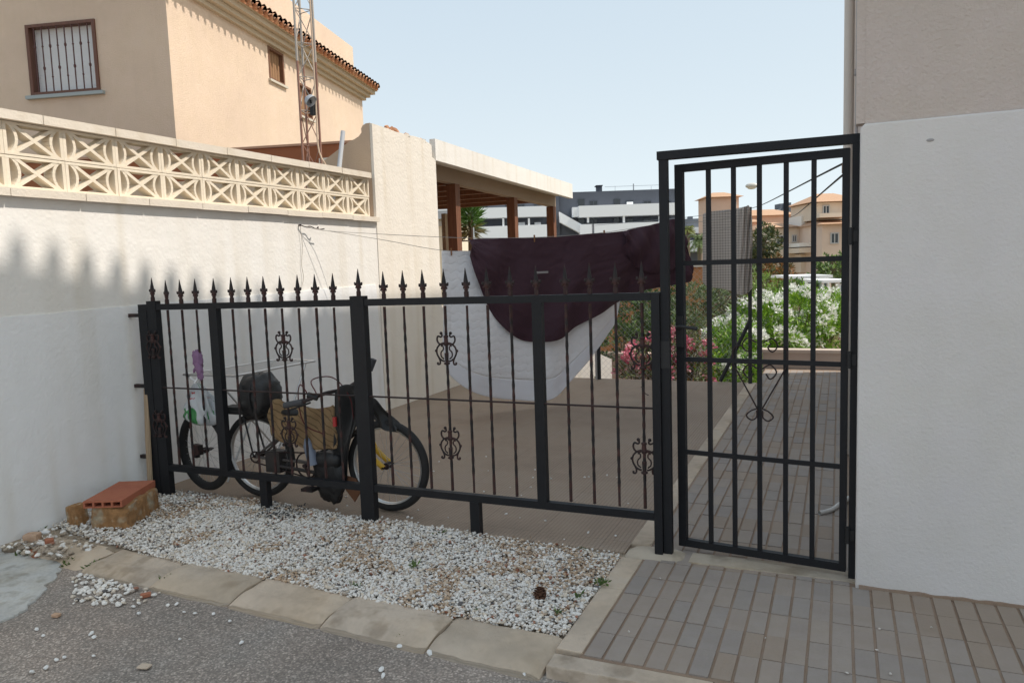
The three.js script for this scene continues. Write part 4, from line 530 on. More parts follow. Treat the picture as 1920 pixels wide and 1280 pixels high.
for (const [x, y, h, n, label] of weeds) { const p = G(x, y, h), l = []; for (let i = 0; i < n; i++) { const a = rnd() * 6.3, d = V(Math.cos(a), rr(0.4, 1.6), Math.sin(a)).normalize(), k = rr(0.5, 1.1), sp = 0.0012 * n; l.push([p.x + rr(-sp, sp), h - 0.004, p.z + rr(-sp, sp), d, rr(0.02, 0.05), rr(0.008, 0.016), [0.12 * k, 0.2 * k, 0.035 * k]]); } tag(part('weed', leaves(l), leafM), label, 'weed', 'weeds'); }
{ // dark ash and dry litter by a fence foot
  const l = []; for (let i = 0; i < 240; i++) { const p = G(530 + rr(-45, 45), 958 + rr(-12, 12), 0.03), a = rnd() * 6.3; l.push([p.x, 0.025 + rnd() * 0.01, p.z, V(Math.cos(a), 0.2, Math.sin(a)).normalize(), rr(0.01, 0.024), rr(0.006, 0.012), [0.02, 0.02, 0.022]]); } const o = tag(part('charred_litter', leaves(l), leafM), 'scatter of black charred scraps on gravel near a fence foot', 'litter'); o.userData.kind = 'stuff';
  const m = []; for (let i = 0; i < 500; i++) { const p = G(rr(230, 1150), rr(960, 1120), 0.02); if (p.z > kerbBack(p.x) - 0.03 || p.z < -3.85 || p.x > -1.06 || p.x < -4.5) continue; const a = rnd() * 6.3, k = rr(0.5, 1); m.push([p.x, 0.022, p.z, V(Math.cos(a), 0.25, Math.sin(a)).normalize(), rr(0.012, 0.035), rr(0.003, 0.008), rnd() < 0.6 ? [0.30 * k, 0.19 * k, 0.10 * k] : [0.16 * k, 0.07 * k, 0.04 * k]]); } const o2 = tag(part('dry_leaf_litter', leaves(m), leafM), 'dry brown leaf scraps scattered over the white gravel', 'litter'); o2.userData.kind = 'stuff';
}
// ------------------------------------------------------------------ washing
const LA = V(-4.6, 1.97, -5.76), LB = V(-1.0, 1.97, -9.6), LD = LB.clone().sub(LA), LN = V(LD.z, 0, -LD.x).normalize(); if (LN.z < 0) LN.negate();
const onLine = (off) => (x, y) => hit(x, y, [LA.x + LN.x * off, 0, LA.z + LN.z * off], [LN.x, 0, LN.z]);
{
  const L0 = onLine(0), Lq = onLine(-0.07), v3 = (f) => ([x, y]) => f(x, y);
  const hook = thing('wall_hook', 'rusty wire hook on white wall holding the clotheslines', 'hook', [-4.6, 1.97, -5.76]); part('plug', rod([-4.61, 1.985, -5.76], [-4.575, 1.985, -5.755], 0.008, 8), M.rusty, hook); part('wire_knot', tube([[-4.58, 1.985, -5.755], [-4.56, 1.97, -5.80], [-4.55, 1.975, -5.86], [-4.53, 1.955, -5.92], [-4.53, 1.975, -5.95], [-4.515, 1.95, -5.93], [-4.50, 1.955, -6.0]], 0.005, 40, 6), M.rusty, hook); part('loose_end', tube([[-4.585, 1.98, -5.757], [-4.585, 1.8, -5.77], [-4.59, 1.62, -5.75], [-4.585, 1.5, -5.76], [-4.585, 1.4, -5.72]], 0.003, 24, 5), mat([0.5, 0.46, 0.4]), hook);
  const lineM = mat([0.36, 0.33, 0.30]);
  const run1 = [[600, 431], [700, 438], [818, 444], [880, 446], [1000, 445], [1130, 436], [1240, 420], [1330, 414], [1402, 402]].map(v3(L0));
  tag(part('clothesline', tube([V(-4.56, 1.975, -5.79), ...run1], 0.0028, 90, 5), lineM), 'thin upper clothesline from wall hook carrying the maroon sheet', 'clothesline');
  const run2 = [[610, 432], [720, 450], [828, 469], [900, 471], [1000, 470], [1160, 455], [1300, 440], [1402, 420]].map(v3(Lq));
  tag(part('clothesline', tube([V(-4.555, 1.965, -5.8), ...run2], 0.0028, 90, 5), lineM), 'thin lower clothesline from wall hook carrying the white quilt', 'clothesline');
  // white quilt
  const qc = [[829, 470, 640], [838, 470, 690], [858, 470, 716], [890, 470, 736], [930, 470, 747], [975, 469, 751], [1015, 468, 752], [1042, 467, 744], [1062, 466, 724], [1085, 464, 696], [1112, 462, 664], [1140, 459, 630], [1158, 457, 604], [1165, 456, 566]];
  const q = thing('white_quilt', 'white quilted bedspread hanging behind the maroon sheet', 'quilt', [-3.1, 0.1, -7.4]), qf = (u, v) => 0.03 * Math.sin(u * 9 + v * 2) * v + 0.016 * Math.sin(u * 23 + 1 + v * 2) * (0.2 + v) + 0.012 * (fbm(u, v * 0.7, 9, 4, 5) - 0.5) * 2 + 0.03 * Math.sin(v * 3) - 0.02, low = (c, a, b) => c.map(([x, t, bt]) => [x, lerp(t, bt, a), lerp(t, bt, b)]);
  part('quilted_field', cloth(low(qc, 0, 0.86), Lq, [LN.x, 0, LN.z], (u, v) => qf(u, v * 0.86), 100, 60, 0.012), mat([0.85, 0.84, 0.86], { bump: T.quilt, bs: 0.007, roughness: 0.9 }), q);
  part('hem_band', cloth(low(qc, 0.862, 1), Lq, [LN.x, 0, LN.z], (u, v) => qf(u, 0.862 + v * 0.138), 100, 14, 0.010), mat([0.83, 0.83, 0.88], { bump: T.weave, bs: 0.001, roughness: 0.8 }), q);
  // maroon sheet
  const mc = [[879, 448, 480], [886, 448, 512], [905, 447, 552], [930, 447, 594], [955, 446, 622], [985, 446, 639], [1018, 445, 641], [1048, 444, 634], [1075, 441, 614], [1105, 438, 597], [1140, 436, 579], [1175, 432, 561], [1205, 427, 545], [1235, 421, 540], [1262, 413, 534], [1278, 430, 530], [1291, 480, 528]];
  const ms = thing('maroon_sheet', 'dark maroon sheet hanging from upper clothesline', 'sheet', [-2.8, 0.75, -7.7]), mm = mat([0.050, 0.019, 0.031], { bump: T.weave, bs: 0.001, roughness: 0.8, physical: true, sheen: 0.25, sheenRoughness: 0.6, sheenColor: C(0.3, 0.15, 0.22) });
  part('sheet', cloth(mc, L0, [LN.x, 0, LN.z], (u, v) => 0.042 * Math.sin(u * 13 + v * 1.5) * (0.3 + v) + 0.026 * Math.sin(u * 37 + v * 5) * (0.2 + v) + 0.03 * (fbm(u, v * 0.6, 8, 4, 15) - 0.5) * 2 + 0.05 * Math.sin(v * 3.1) + 0.02 * Math.max(0, Math.sin((u - v * 0.4) * 22)) * (u > 0.7 ? 1 : 0.25), 150, 70, 0.006), mm, ms);
  // bunched fold at the right end of the line
  const fc = [[1168, 434, 470], [1180, 430, 488], [1200, 426, 504], [1222, 421, 512], [1245, 416, 510], [1266, 411, 500], [1280, 428, 486]];
  part('turned_fold', cloth(fc, onLine(0.05), [LN.x, 0, LN.z], (u, v) => 0.07 * Math.sin(v * 3.1) + 0.02 * Math.sin(u * 18 + v * 6) + 0.014 * Math.sin(u * 31 - v * 9), 70, 40, 0.006), mm, ms);
  part('label', cloth([[1006, 509, 513], [1028, 508, 512]], onLine(0.075), [LN.x, 0, LN.z], () => 0.0, 4, 2, 0.002), mat([0.3, 0.28, 0.28]), ms);
  // pegs
  const peg = uvm(mrg([new THREE.BoxGeometry(0.009, 0.075, 0.007).rotateX(0.1).translate(0, 0, 0.006), new THREE.BoxGeometry(0.009, 0.075, 0.007).rotateX(-0.1).translate(0, 0, -0.006), new THREE.TorusGeometry(0.006, 0.0018, 5, 10).rotateY(Math.PI / 2)])), pm = mat([0.30, 0.15, 0.07], { map: T.wood });
  [[883, 452, 0, 'brown clothes peg at the left corner of the maroon sheet'], [1002, 447, 0, 'brown clothes peg near the middle of the maroon sheet'], [1133, 438, 0, 'brown clothes peg toward the folded end of the maroon sheet'], [846, 472, -0.07, 'brown clothes peg at the corner of the white quilt']].forEach(([x, y, o, label]) => { const p = onLine(o)(x, y), m = tag(part('clothes_peg', peg, pm, scene, { p: [p.x, p.y, p.z], r: [0, Math.atan2(LN.x, LN.z), 0] }), label, 'peg', 'clothes pegs'); void m; });
}
// ------------------------------------------------------------------ rear edge of the yard
{
  const root = thing('chain_link_fence', 'chain link fence on dark posts along the rear of the yard', 'fence', [-2.8, 0, -9.68]), dk = mat([0.02, 0.022, 0.026], { roughness: 0.6 });
  for (const [x, h] of [[-2.93, 0.95], [-1.0, 2.15], [-4.5, 1.5]]) part('post', rod([x, 0, -9.66], [x, h, -9.66], 0.024, 10), dk, root);
  part('brace', rod([-1.36, 0.02, -9.66], [-1.0, 0.78, -9.66], 0.024, 8), dk, root);
  const wires = [], h = 1.45, s = 0.075; for (let a = -4.55 - h; a < -1.0; a += s) for (const d of [1, -1]) { let x0 = d > 0 ? a : a + h, x1 = d > 0 ? a + h : a, y0 = 0.02, y1 = h; const cl = (x) => { const t = (x - x0) / (x1 - x0); return y0 + t * (y1 - y0); }; const lo = -4.5, hi = -1.02; let p = [x0, y0], q = [x1, y1]; if (Math.max(p[0], q[0]) <= lo || Math.min(p[0], q[0]) >= hi) continue; const fix = (r) => { const x = Math.min(hi, Math.max(lo, r[0])); return x === r[0] ? r : [x, cl(x)]; }; p = fix(p); q = fix(q); if (Math.hypot(p[0] - q[0], p[1] - q[1]) < 0.02) continue; wires.push(rod([p[0], p[1], -9.66 + 0.003 * d], [q[0], q[1], -9.66 + 0.003 * d], 0.0013, 3)); }
  part('wire_mesh', mrg(wires), M.galv, root, { kind: 'stuff' });
}
{ // checked towel on a line between posts
  const cols = [[1318, 402, 528], [1328, 397, 538], [1345, 395, 540], [1362, 393, 543], [1378, 392, 548], [1390, 390, 553], [1398, 387, 550], [1405, 386, 547], [1411, 410, 540]];
  tag(part('checked_towel', cloth(cols, (x, y) => onZ(x, y, -9.6), [0, 0, 1], (u, v) => 0.015 * Math.sin(u * 12 + v) + (u > 0.55 ? 0.035 * Math.sin(u * 46 + v * 9) * (u - 0.5) * 2 : 0), 80, 50, 0.006), mat([0.60, 0.56, 0.54], { map: T.check, bump: T.weave, bs: 0.001 })), 'grey and white checked towel hanging by the rear post', 'towel');
  const a = onZ(1316, 403, -9.61), b = onZ(1408, 385, -9.61); tag(part('clothesline', tube([[-2.93, 2.03, -9.62], [a.x, a.y - 0.005, -9.61], [b.x, b.y - 0.01, -9.61], [-0.99, 2.14, -9.64]], 0.003, 30, 5), M.galv), 'short rear clothesline carrying the checked towel', 'clothesline');
  tag(part('line_post', rod([-2.96, 0, -9.63], [-2.96, 2.05, -9.63], 0.016, 8), M.galv), 'slim galvanised pole at the rear holding the towel line', 'pole');
}
{ // low parapet across the end of the path
  const root = thing('path_parapet', 'low pinkish beige parapet wall across the far end of the path', 'wall', [-0.4, 0, -11.15]); part('wall', bx(-0.98, 0.3, -1.8, 0.215, -11.25, -11.08), mat([0.50, 0.40, 0.34], { map: T.render, bump: T.grit }), root); part('capping', bx(-1.0, 0.3, 0.218, 0.262, -11.27, -11.06), mat([0.56, 0.46, 0.39], { map: T.render }), root);
}
{ // white tube end at the gate
  const p = G(1537, 962, 0.012); tag(part('white_hose', tube([[p.x, 0.014, p.z], [p.x + 0.03, 0.014, p.z - 0.03], [p.x + 0.07, 0.014, p.z - 0.09], [p.x + 0.11, 0.016, p.z - 0.2], [p.x + 0.165, 0.02, p.z - 0.34]], 0.013, 30, 10), mat([0.6, 0.58, 0.55], { roughness: 0.5 })), 'short piece of white hose lying on the path behind the gate', 'hose'); }
{ // sunlit low walls below the yard
  const c = onZ(1147, 673, -11), root = thing('white_low_wall', 'bright white low wall with sloping top beyond the chain link', 'wall', [c.x, -1.8, c.z], rad(53)), h = c.y + 1.8;
  part('wall', uvm(extr([[-1.5, 0], [0, 0], [0, h], [-0.3, h + 0.13], [-1.5, h + 0.2]], 0.2).translate(0, 0, -0.2)), mat([0.82, 0.80, 0.77], { map: T.stain, bump: T.trowel }), root, { local: true });
  const r2 = thing('pink_planter', 'pale pink planter wall with brown coping below the oleanders', 'planter', [-2.6, -1.7, -12.2]), d = onZ(1152, 662, -12.2), e = onZ(1185, 662, -12.2);
  part('wall', bx(d.x - 0.3, e.x + 0.8, -1.85, d.y - 0.16, -12.4, -12.2), mat([0.62, 0.46, 0.41], { map: T.render }), r2); part('coping', bx(d.x - 0.35, e.x + 0.85, d.y - 0.157, d.y, -12.45, -12.15), mat([0.66, 0.52, 0.47], { map: T.render }), r2); part('brick_course', bx(d.x - 0.32, e.x + 0.82, d.y - 0.6, d.y - 0.45, -12.2, -12.17), M.tile[1], r2);
}
{ const a = onZ(1283, 497, -17), b = onZ(1330, 497, -17); const root = thing('orange_garden_wall', 'orange rendered garden wall beyond the chain link fence', 'wall', [a.x, -2, -17]); part('wall', bx(a.x - 4.5, b.x + 0.1, -2.2, a.y - 0.05, -17.2, -17), mat([0.52, 0.25, 0.12], { map: T.render, bump: T.grit }), root); part('capping', bx(a.x - 4.55, b.x + 0.15, a.y - 0.047, a.y + 0.02, -17.25, -16.95), mat([0.66, 0.62, 0.56]), root); }

// ------------------------------------------------------------------ plants behind the yard
const axis = V(0, 0, -1).applyAxisAngle(V(0, 1, 0), 0.40846), depthPoint = (x, y, d) => { const r = ray(x, y); return EYE.clone().addScaledVector(r, d / r.dot(axis)); };
function shrub(name, label, category, group, blobs, o) {   // blobs: [x pixel, y pixel, depth, radius in pixels]
  const B = blobs.map(([x, y, d, r, fy = 1]) => ({ c: depthPoint(x, y, d), r: r / F * d, fy })), base = B.reduce((a, b) => a.add(b.c), V(0, 0, 0)).multiplyScalar(1 / B.length), gy = o.ground ?? -1.75;
  const root = thing(name, label, category, [base.x, gy, base.z], 0, group), lv = [], fl = [];
  for (const b of B) {
    const n = Math.round(o.leaves * b.r * b.r / 0.2), clumps = []; for (let i = 0; i < n / 14; i++) { const t = rnd() * 6.283, u = rr(-0.9, 1), q = Math.sqrt(1 - u * u), rad_ = b.r * Math.pow(rr(0.3, 1), 0.5); clumps.push(V(Math.cos(t) * q * rad_, u * rad_ * b.fy, Math.sin(t) * q * rad_)); }
    for (let i = 0; i < n; i++) { const c = clumps[i % clumps.length], out = c.clone().normalize().multiplyScalar(0.6).add(V(rr(-1, 1), rr(-0.5, 1.3), rr(-1, 1))).normalize(), l = o.len * rr(0.6, 1.2), k = rr(0.55, 1.15), [r, g, bb] = o.colours[Math.floor(rnd() * o.colours.length)]; lv.push([b.c.x + c.x + rr(-1, 1) * l * 0.5, b.c.y + c.y + rr(-1, 1) * l * 0.4, b.c.z + c.z + rr(-1, 1) * l * 0.5, out, l, l * o.wid, [r * k, g * k, bb * k]]); }
    for (let i = 0; i < (o.flowers ?? 0) * b.r * b.r / 0.2; i++) { const t = rnd() * 6.283, u = rr(-0.5, 1), q = Math.sqrt(1 - u * u), c = V(b.c.x + Math.cos(t) * q * b.r * 1.02, b.c.y + u * b.r * b.fy * 1.04, b.c.z + Math.sin(t) * q * b.r * 1.02), cr = rr(0.06, 0.12); for (let j = 0; j < 34; j++) { const d = V(rr(-1, 1), rr(-0.4, 1), rr(-1, 1)).normalize(), [r, g, bb] = o.petals[Math.floor(rnd() * o.petals.length)], k = rr(0.85, 1); fl.push([c.x + d.x * cr * rnd(), c.y + d.y * cr * rnd(), c.z + d.z * cr * rnd(), V(d.x + rr(-0.6, 0.6), d.y + rr(-0.6, 0.6), d.z + rr(-0.6, 0.6)).normalize(), rr(0.04, 0.06), rr(0.036, 0.05), [r * k, g * k, bb * k]]); } }
  }
  const st = mat([0.13, 0.10, 0.06]); for (const b of B) { const foot = V(lerp(b.c.x, base.x, 0.6), gy - 0.05, lerp(b.c.z, base.z, 0.6)); part('stem', tube([foot, foot.clone().lerp(b.c, 0.5).add(V(rr(-0.08, 0.08), 0, rr(-0.08, 0.08))), b.c], o.stem ?? 0.02, 10, 6), st, root); for (let k = 0; k < 4; k++) { const e = b.c.clone().add(V(rr(-1, 1), rr(0, 1), rr(-1, 1)).multiplyScalar(b.r * 0.7)), s = foot.clone().lerp(b.c, rr(0.4, 0.9)); part('branch', rod([s.x, s.y, s.z], [e.x, e.y, e.z], (o.stem ?? 0.02) * 0.4, 5), st, root); } }
  part('foliage', leaves(lv), leafM, root); if (fl.length) part('blossom', leaves(fl), petalM, root); return root;
}
const OL = [[0.22, 0.44, 0.02], [0.29, 0.52, 0.025], [0.13, 0.30, 0.015], [0.36, 0.54, 0.035]];
shrub('oleander', 'lush green oleander bush covered in white blossoms', 'oleander', undefined, [[1375, 650, 11.6, 55], [1345, 690, 11.2, 40], [1425, 612, 12.6, 58], [1495, 600, 13.4, 62], [1550, 640, 13.6, 66], [1460, 660, 12.8, 60], [1400, 700, 11.3, 40], [1555, 590, 14.2, 45]], { leaves: 2300, len: 0.13, wid: 0.17, colours: OL, flowers: 27, petals: [[0.92, 0.92, 0.88], [0.9, 0.9, 0.84], [0.93, 0.93, 0.91]] });
shrub('oleander', 'pink flowering oleander bush beside the white one', 'oleander', undefined, [[1215, 680, 10.7, 40], [1185, 690, 10.6, 26], [1290, 655, 10.9, 42], [1255, 655, 11, 40], [1300, 695, 10.7, 34], [1240, 700, 10.6, 30]], { leaves: 1700, len: 0.10, wid: 0.18, colours: [[0.12, 0.2, 0.05], [0.18, 0.22, 0.06], [0.22, 0.15, 0.06]], flowers: 24, petals: [[0.72, 0.16, 0.26], [0.78, 0.28, 0.36], [0.66, 0.10, 0.2], [0.8, 0.42, 0.45]] });
shrub('leafy_shrub', 'dark green leafy shrub behind the end of the maroon sheet', 'shrub', 'green shrubs behind the yard', [[1190, 590, 13.2, 60], [1165, 640, 12.6, 48], [1225, 560, 13.8, 50], [1235, 620, 13, 46]], { leaves: 1500, len: 0.1, wid: 0.32, colours: [[0.09, 0.17, 0.04], [0.15, 0.25, 0.055], [0.06, 0.12, 0.03]] });
shrub('leafy_shrub', 'grey green feathery shrub below the orange wall', 'shrub', 'green shrubs behind the yard', [[1305, 575, 13.6, 48], [1290, 620, 13, 46], [1335, 560, 14, 34], [1262, 600, 13.4, 44]], { leaves: 1700, len: 0.09, wid: 0.2, colours: [[0.17, 0.25, 0.09], [0.22, 0.31, 0.12], [0.13, 0.18, 0.07]] });
shrub('leafy_shrub', 'reddish brown shrub below the checked towel', 'shrub', 'green shrubs behind the yard', [[1352, 585, 14.2, 42], [1370, 560, 14.8, 40]], { leaves: 1500, len: 0.09, wid: 0.25, colours: [[0.16, 0.09, 0.04], [0.12, 0.09, 0.035], [0.09, 0.1, 0.03]] });
shrub('leafy_shrub', 'pale green bush between the orange wall and the young shrub', 'shrub', 'green shrubs behind the yard', [[1385, 545, 19, 34], [1405, 520, 21, 30], [1365, 530, 20, 30]], { leaves: 800, len: 0.12, wid: 0.25, colours: [[0.16, 0.26, 0.06], [0.22, 0.33, 0.07], [0.12, 0.19, 0.05]] });
shrub('leafy_shrub', 'bright green young shrub above the white blossoms', 'shrub', 'green shrubs behind the yard', [[1432, 545, 17, 36], [1450, 580, 16, 40], [1405, 575, 16, 38]], { leaves: 900, len: 0.11, wid: 0.25, colours: [[0.24, 0.38, 0.06], [0.30, 0.44, 0.08], [0.18, 0.3, 0.05]] });
shrub('round_tree', 'dark green tree in front of the peach villas', 'tree', 'trees in front of the villas', [[1432, 455, 38, 30, 1.3], [1428, 495, 38, 26, 1.2], [1418, 475, 39, 22]], { leaves: 330, len: 0.24, wid: 0.4, colours: [[0.06, 0.1, 0.03], [0.1, 0.13, 0.035], [0.15, 0.14, 0.03]], stem: 0.1, ground: -2.5 });
shrub('round_tree', 'orange blooming tree at the foot of the peach villas', 'tree', 'trees in front of the villas', [[1452, 505, 36, 26], [1440, 525, 34, 22], [1470, 515, 37, 20]], { leaves: 330, len: 0.22, wid: 0.4, colours: [[0.4, 0.16, 0.03], [0.12, 0.13, 0.03], [0.28, 0.16, 0.04]], stem: 0.08, ground: -2.5 });
shrub('round_tree', 'green leafy tree above the white canopies', 'tree', 'trees in front of the villas', [[1562, 505, 32, 28], [1540, 512, 33, 20], [1578, 495, 33, 22]], { leaves: 330, len: 0.22, wid: 0.4, colours: [[0.15, 0.25, 0.05], [0.22, 0.33, 0.06], [0.09, 0.16, 0.03]], stem: 0.08, ground: -2.5 });
shrub('clipped_hedge', 'low green hedge beneath the white canopies', 'hedge', undefined, [[1490, 545, 27, 22], [1525, 548, 27, 18], [1462, 552, 27, 22], [1500, 575, 24, 26], [1545, 585, 23, 24], [1575, 580, 23, 22]], { leaves: 500, len: 0.16, wid: 0.35, colours: [[0.15, 0.28, 0.05], [0.22, 0.36, 0.06], [0.1, 0.18, 0.04]], ground: -2.2 });
{ // yucca behind the pergola
  const c = depthPoint(881, 398, 15.5), root = thing('yucca', 'spiky yucca with rosette of narrow green leaves behind the pergola', 'yucca', [c.x, -0.25, c.z]), l = [];
  part('trunk', tube([[c.x + 0.02, -0.3, c.z], [c.x - 0.03, 0.8, c.z], [c.x, c.y - 0.3, c.z], [c.x, c.y, c.z]], 0.055, 20, 8), mat([0.2, 0.15, 0.1], { map: T.wood }), root);
  for (let i = 0; i < 420; i++) { const yy = rr(-0.42, 0.05), a = rnd() * 6.283, up = lerp(-0.5, 1.2, (yy + 0.42) / 0.47) + rr(-0.5, 0.5), d = V(Math.cos(a), up, Math.sin(a)).normalize(), k = rr(0.6, 1.1), old = yy < -0.3; l.push([c.x + d.x * 0.04, c.y + yy, c.z + d.z * 0.04, d, rr(0.25, 0.4), 0.035, old ? [0.26 * k, 0.22 * k, 0.09 * k] : [0.16 * k, 0.32 * k, 0.07 * k]]); } part('leaf_rosette', leaves(l), leafM, root);
}
[[1312, 447, 58, 21, 'tall fan palm with pale fronds in front of the apartment block'], [1290, 428, 64, 12, 'smaller yellowish palm beside the taller fan palm']].forEach(([x, y, d, r, label], q) => {
  const c = depthPoint(x, y, d), R = r / F * d, root = thing('palm_tree', label, 'palm', [c.x, -3.2, c.z]), l = [];
  part('trunk', tube([[c.x + 0.1, -3.3, c.z], [c.x, c.y - 1.2, c.z], [c.x, c.y, c.z]], 0.16, 14, 8), mat([0.2, 0.16, 0.11], { map: T.wood }), root);
  for (let i = 0; i < 46; i++) { const a = rnd() * 6.283, e = rr(-0.7, 1.1); for (let s = 0; s < 26; s++) { const t = (s + 1) / 26, dr = R * t * 1.15, p = V(c.x + Math.cos(a) * dr * Math.cos(e * 0.8), c.y + Math.sin(e) * dr - 0.55 * R * t * t, c.z + Math.sin(a) * dr * Math.cos(e * 0.8)), k = rr(0.6, 1.1); for (const sd of [1, -1]) l.push([p.x, p.y, p.z, V(Math.cos(a) * 0.5 - Math.sin(a) * sd, -0.55, Math.sin(a) * 0.5 + Math.cos(a) * sd).normalize(), R * 0.34, R * 0.05, q ? [0.36 * k, 0.4 * k, 0.08 * k] : [0.26 * k, 0.34 * k, 0.13 * k]]); } } part('crown', leaves(l), leafM, root);
});
// ------------------------------------------------------------------ far buildings, each in a frame that faces the yard
function frameAt(D) { const o = EYE.clone().addScaledVector(axis, D); return { o, D, xy: (x, y) => { const p = hit(x, y, [o.x, o.y, o.z], [axis.x, 0, axis.z]).sub(o); const r = V(1, 0, 0).applyAxisAngle(V(0, 1, 0), 0.40846); return [p.dot(r), p.y + EYE.y]; } }; }
function facadeKit(fr, root) {   // boxes given by their pixel rectangle on the facade plane, z in metres toward the yard
  const L = { local: true }, base = root.position;
  const rect = (x0, x1, y0, y1) => { const xm = (x0 + x1) / 2, ym = (y0 + y1) / 2, a = fr.xy(x0, ym)[0], b = fr.xy(x1, ym)[0], t = fr.xy(xm, y0)[1], s = fr.xy(xm, y1)[1]; return [a, b, s - base.y, t - base.y]; };
  const box = (name, x0, x1, y0, y1, z0, z1, m, parent = root, foot) => { const [a, b, s, t] = rect(x0, x1, y0, y1); return part(name, bx(a, b, foot ?? s, t, z0, z1), m, parent, L); };
  const hip = (name, x0, x1, ye, yr, z0, z1, m, inset = 0.5) => { const [a, b, e, r] = rect(x0, x1, yr, ye), zc = (z0 + z1) / 2, w = (b - a) * 0.5 * inset, xc = (a + b) / 2, v = [[a, e, z0], [b, e, z0], [b, e, z1], [a, e, z1], [xc - w, r, zc], [xc + w, r, zc]], f = [[3, 2, 5], [3, 5, 4], [1, 0, 4], [1, 4, 5], [0, 3, 4], [2, 1, 5], [0, 1, 2], [0, 2, 3]], P = []; f.forEach((t) => t.forEach((k) => P.push(...v[k]))); const g = new THREE.BufferGeometry(); g.setAttribute('position', new THREE.Float32BufferAttribute(P, 3)); g.computeVertexNormals(); return part(name, uvm(g), m, root, L); };
  const window_ = (x0, x1, y0, y1, z, m = M.glass, fm) => { const [a, b, s, t] = rect(x0, x1, y0, y1), e = 0.07, w = part('window', mrg([bx(a, b, t - e, t, z - 0.06, z + 0.05), bx(a, b, s, s + e, z - 0.06, z + 0.05), bx(a, a + e, s + e, t - e, z - 0.06, z + 0.05), bx(b - e, b, s + e, t - e, z - 0.06, z + 0.05), bx((a + b) / 2 - 0.03, (a + b) / 2 + 0.03, s + e, t - e, z - 0.05, z + 0.03)]), fm ?? mat([0.5, 0.48, 0.46]), root, L); part('pane', bx(a + e, b - e, s + e, t - e, z - 0.05, z + 0.012), m, w, L); return w; };
  return { box, hip, window_, rect };
}
const farThing = (name, label, category, D, x, group) => { const fr = frameAt(D), root = thing(name, label, category, [fr.o.x, -4.2, fr.o.z], 0.40846, group); return [root, facadeKit(fr, root)]; };
{ // grey and white apartment block
  const [root, k] = farThing('apartment_block', 'long grey apartment block with bright white balcony bands', 'building', 92), gr = mat([0.095, 0.105, 0.13], { map: T.render }), dk = mat([0.07, 0.08, 0.10], { map: T.render }), wt = mat([0.90, 0.91, 0.93]), ft = -0.2;
  k.box('wall', 1050, 1278, 357, 480, -14, 0, gr, root, ft); k.box('wall', 800, 1049.5, 371, 480, -12, 0.4, gr, root, ft);
  for (const [a, b, y0, y1] of [[1083, 1272, 385, 406], [1085, 1272, 419, 447], [1085, 1272, 459, 480]]) k.box('balcony', a, b, y0, y1, 0.02, 1.9, wt);
  for (const [a, b, y0, y1] of [[800, 1038, 392, 411], [800, 1038, 426, 449], [800, 1038, 461, 481]]) k.box('balcony', a, b, y0, y1, 0.42, 2.3, wt);
  k.box('balcony_end', 1072, 1083, 390, 408, 0.02, 1.5, wt);
  for (const x of [1100, 1166, 1232]) k.box('column', x - 1.8, x + 1.8, 406.3, 418.7, 1.4, 1.8, wt); for (const x of [893, 944, 991]) k.box('column', x - 1.8, x + 1.8, 411.3, 425.7, 1.8, 2.2, wt);
  for (const x of [1113, 1181, 1214, 1251]) for (const y of [[376, 386], [409, 420]]) k.window_(x - 7.5, x + 7.5, y[0], y[1], 0.03, M.glass, dk); for (const x of [1090, 1157]) for (const y of [[373, 386], [408, 420]]) k.box('doorway', x - 6, x + 6, y[0], y[1], 0.0, 0.08, M.glass);
  for (const x of [908, 977, 1007]) for (const y of [[383, 393], [416, 427]]) k.window_(x - 7, x + 7, y[0], y[1], 0.43, M.glass, dk); for (const x of [953, 1030]) for (const y of [[381, 393], [414, 427]]) k.box('doorway', x - 5, x + 5, y[0], y[1], 0.4, 0.48, M.glass);
  for (const x of [1180, 978, 1008]) k.box('white_door', x - 6, x + 6, x === 1180 ? 379 : 417, x === 1180 ? 386 : 427, 0.5, 0.55, wt);
  { const [a, b, s, t] = k.rect(1048, 1088, 398, 440), h = (t - s); part('stair_parapet', uvm(extr([[a, t - h * 0.45], [b, s], [b, s + h * 0.42], [a, t]], 1.2).translate(0, 0, 0.45)), wt, root, { local: true }); }
  k.box('chimney', 1128, 1138, 341, 357, -6, -4.6, gr); k.box('chimney_cap', 1125.5, 1139, 339.5, 341, -6.2, -4.4, dk); k.box('chimney', 1066, 1072, 341, 357, -7, -6, gr);
  for (const y of [343]) k.box('roof_railing', 1140, 1262, y, y + 0.6, -3, -2.95, M.galv); for (const x of [1160, 1195, 1230, 1262]) k.box('railing_post', x - 0.25, x + 0.25, 343.6, 356.8, -3, -2.95, M.galv); k.box('roof_aerial', 1192, 1194, 341, 356.8, -2, -1.9, M.galv);
}
{ const [root, k] = farThing('apartment_block', 'lower grey and white apartment wing behind the palms', 'building', 110), gr = mat([0.16, 0.175, 0.2], { map: T.render }), wt = mat([0.84, 0.85, 0.88], { map: T.render }); k.box('wall', 1282, 1420, 408, 500, -12, 0, gr, root, -0.4); k.box('balcony', 1283, 1420, 425, 436, 0.02, 1.8, wt); k.box('balcony', 1283, 1420, 449, 470, 0.02, 1.8, wt); k.box('chimney', 1304, 1312, 402, 408, -5, -4, gr); k.window_(1288, 1296, 437, 448, 0.03); k.window_(1308, 1318, 437, 448, 0.03); }
{ const [root, k] = farThing('grey_flats', 'grey flat roofed block peeping above the villa roofs', 'building', 100), gr = mat([0.16, 0.175, 0.2], { map: T.render }); k.box('wall', 1478, 1560, 388, 480, -12, 0, gr, root, -0.4); k.box('roof_hut', 1490, 1500, 376, 388, -5, -3, gr); k.box('roof_hut', 1478, 1483, 378, 388, -5, -3, gr); }
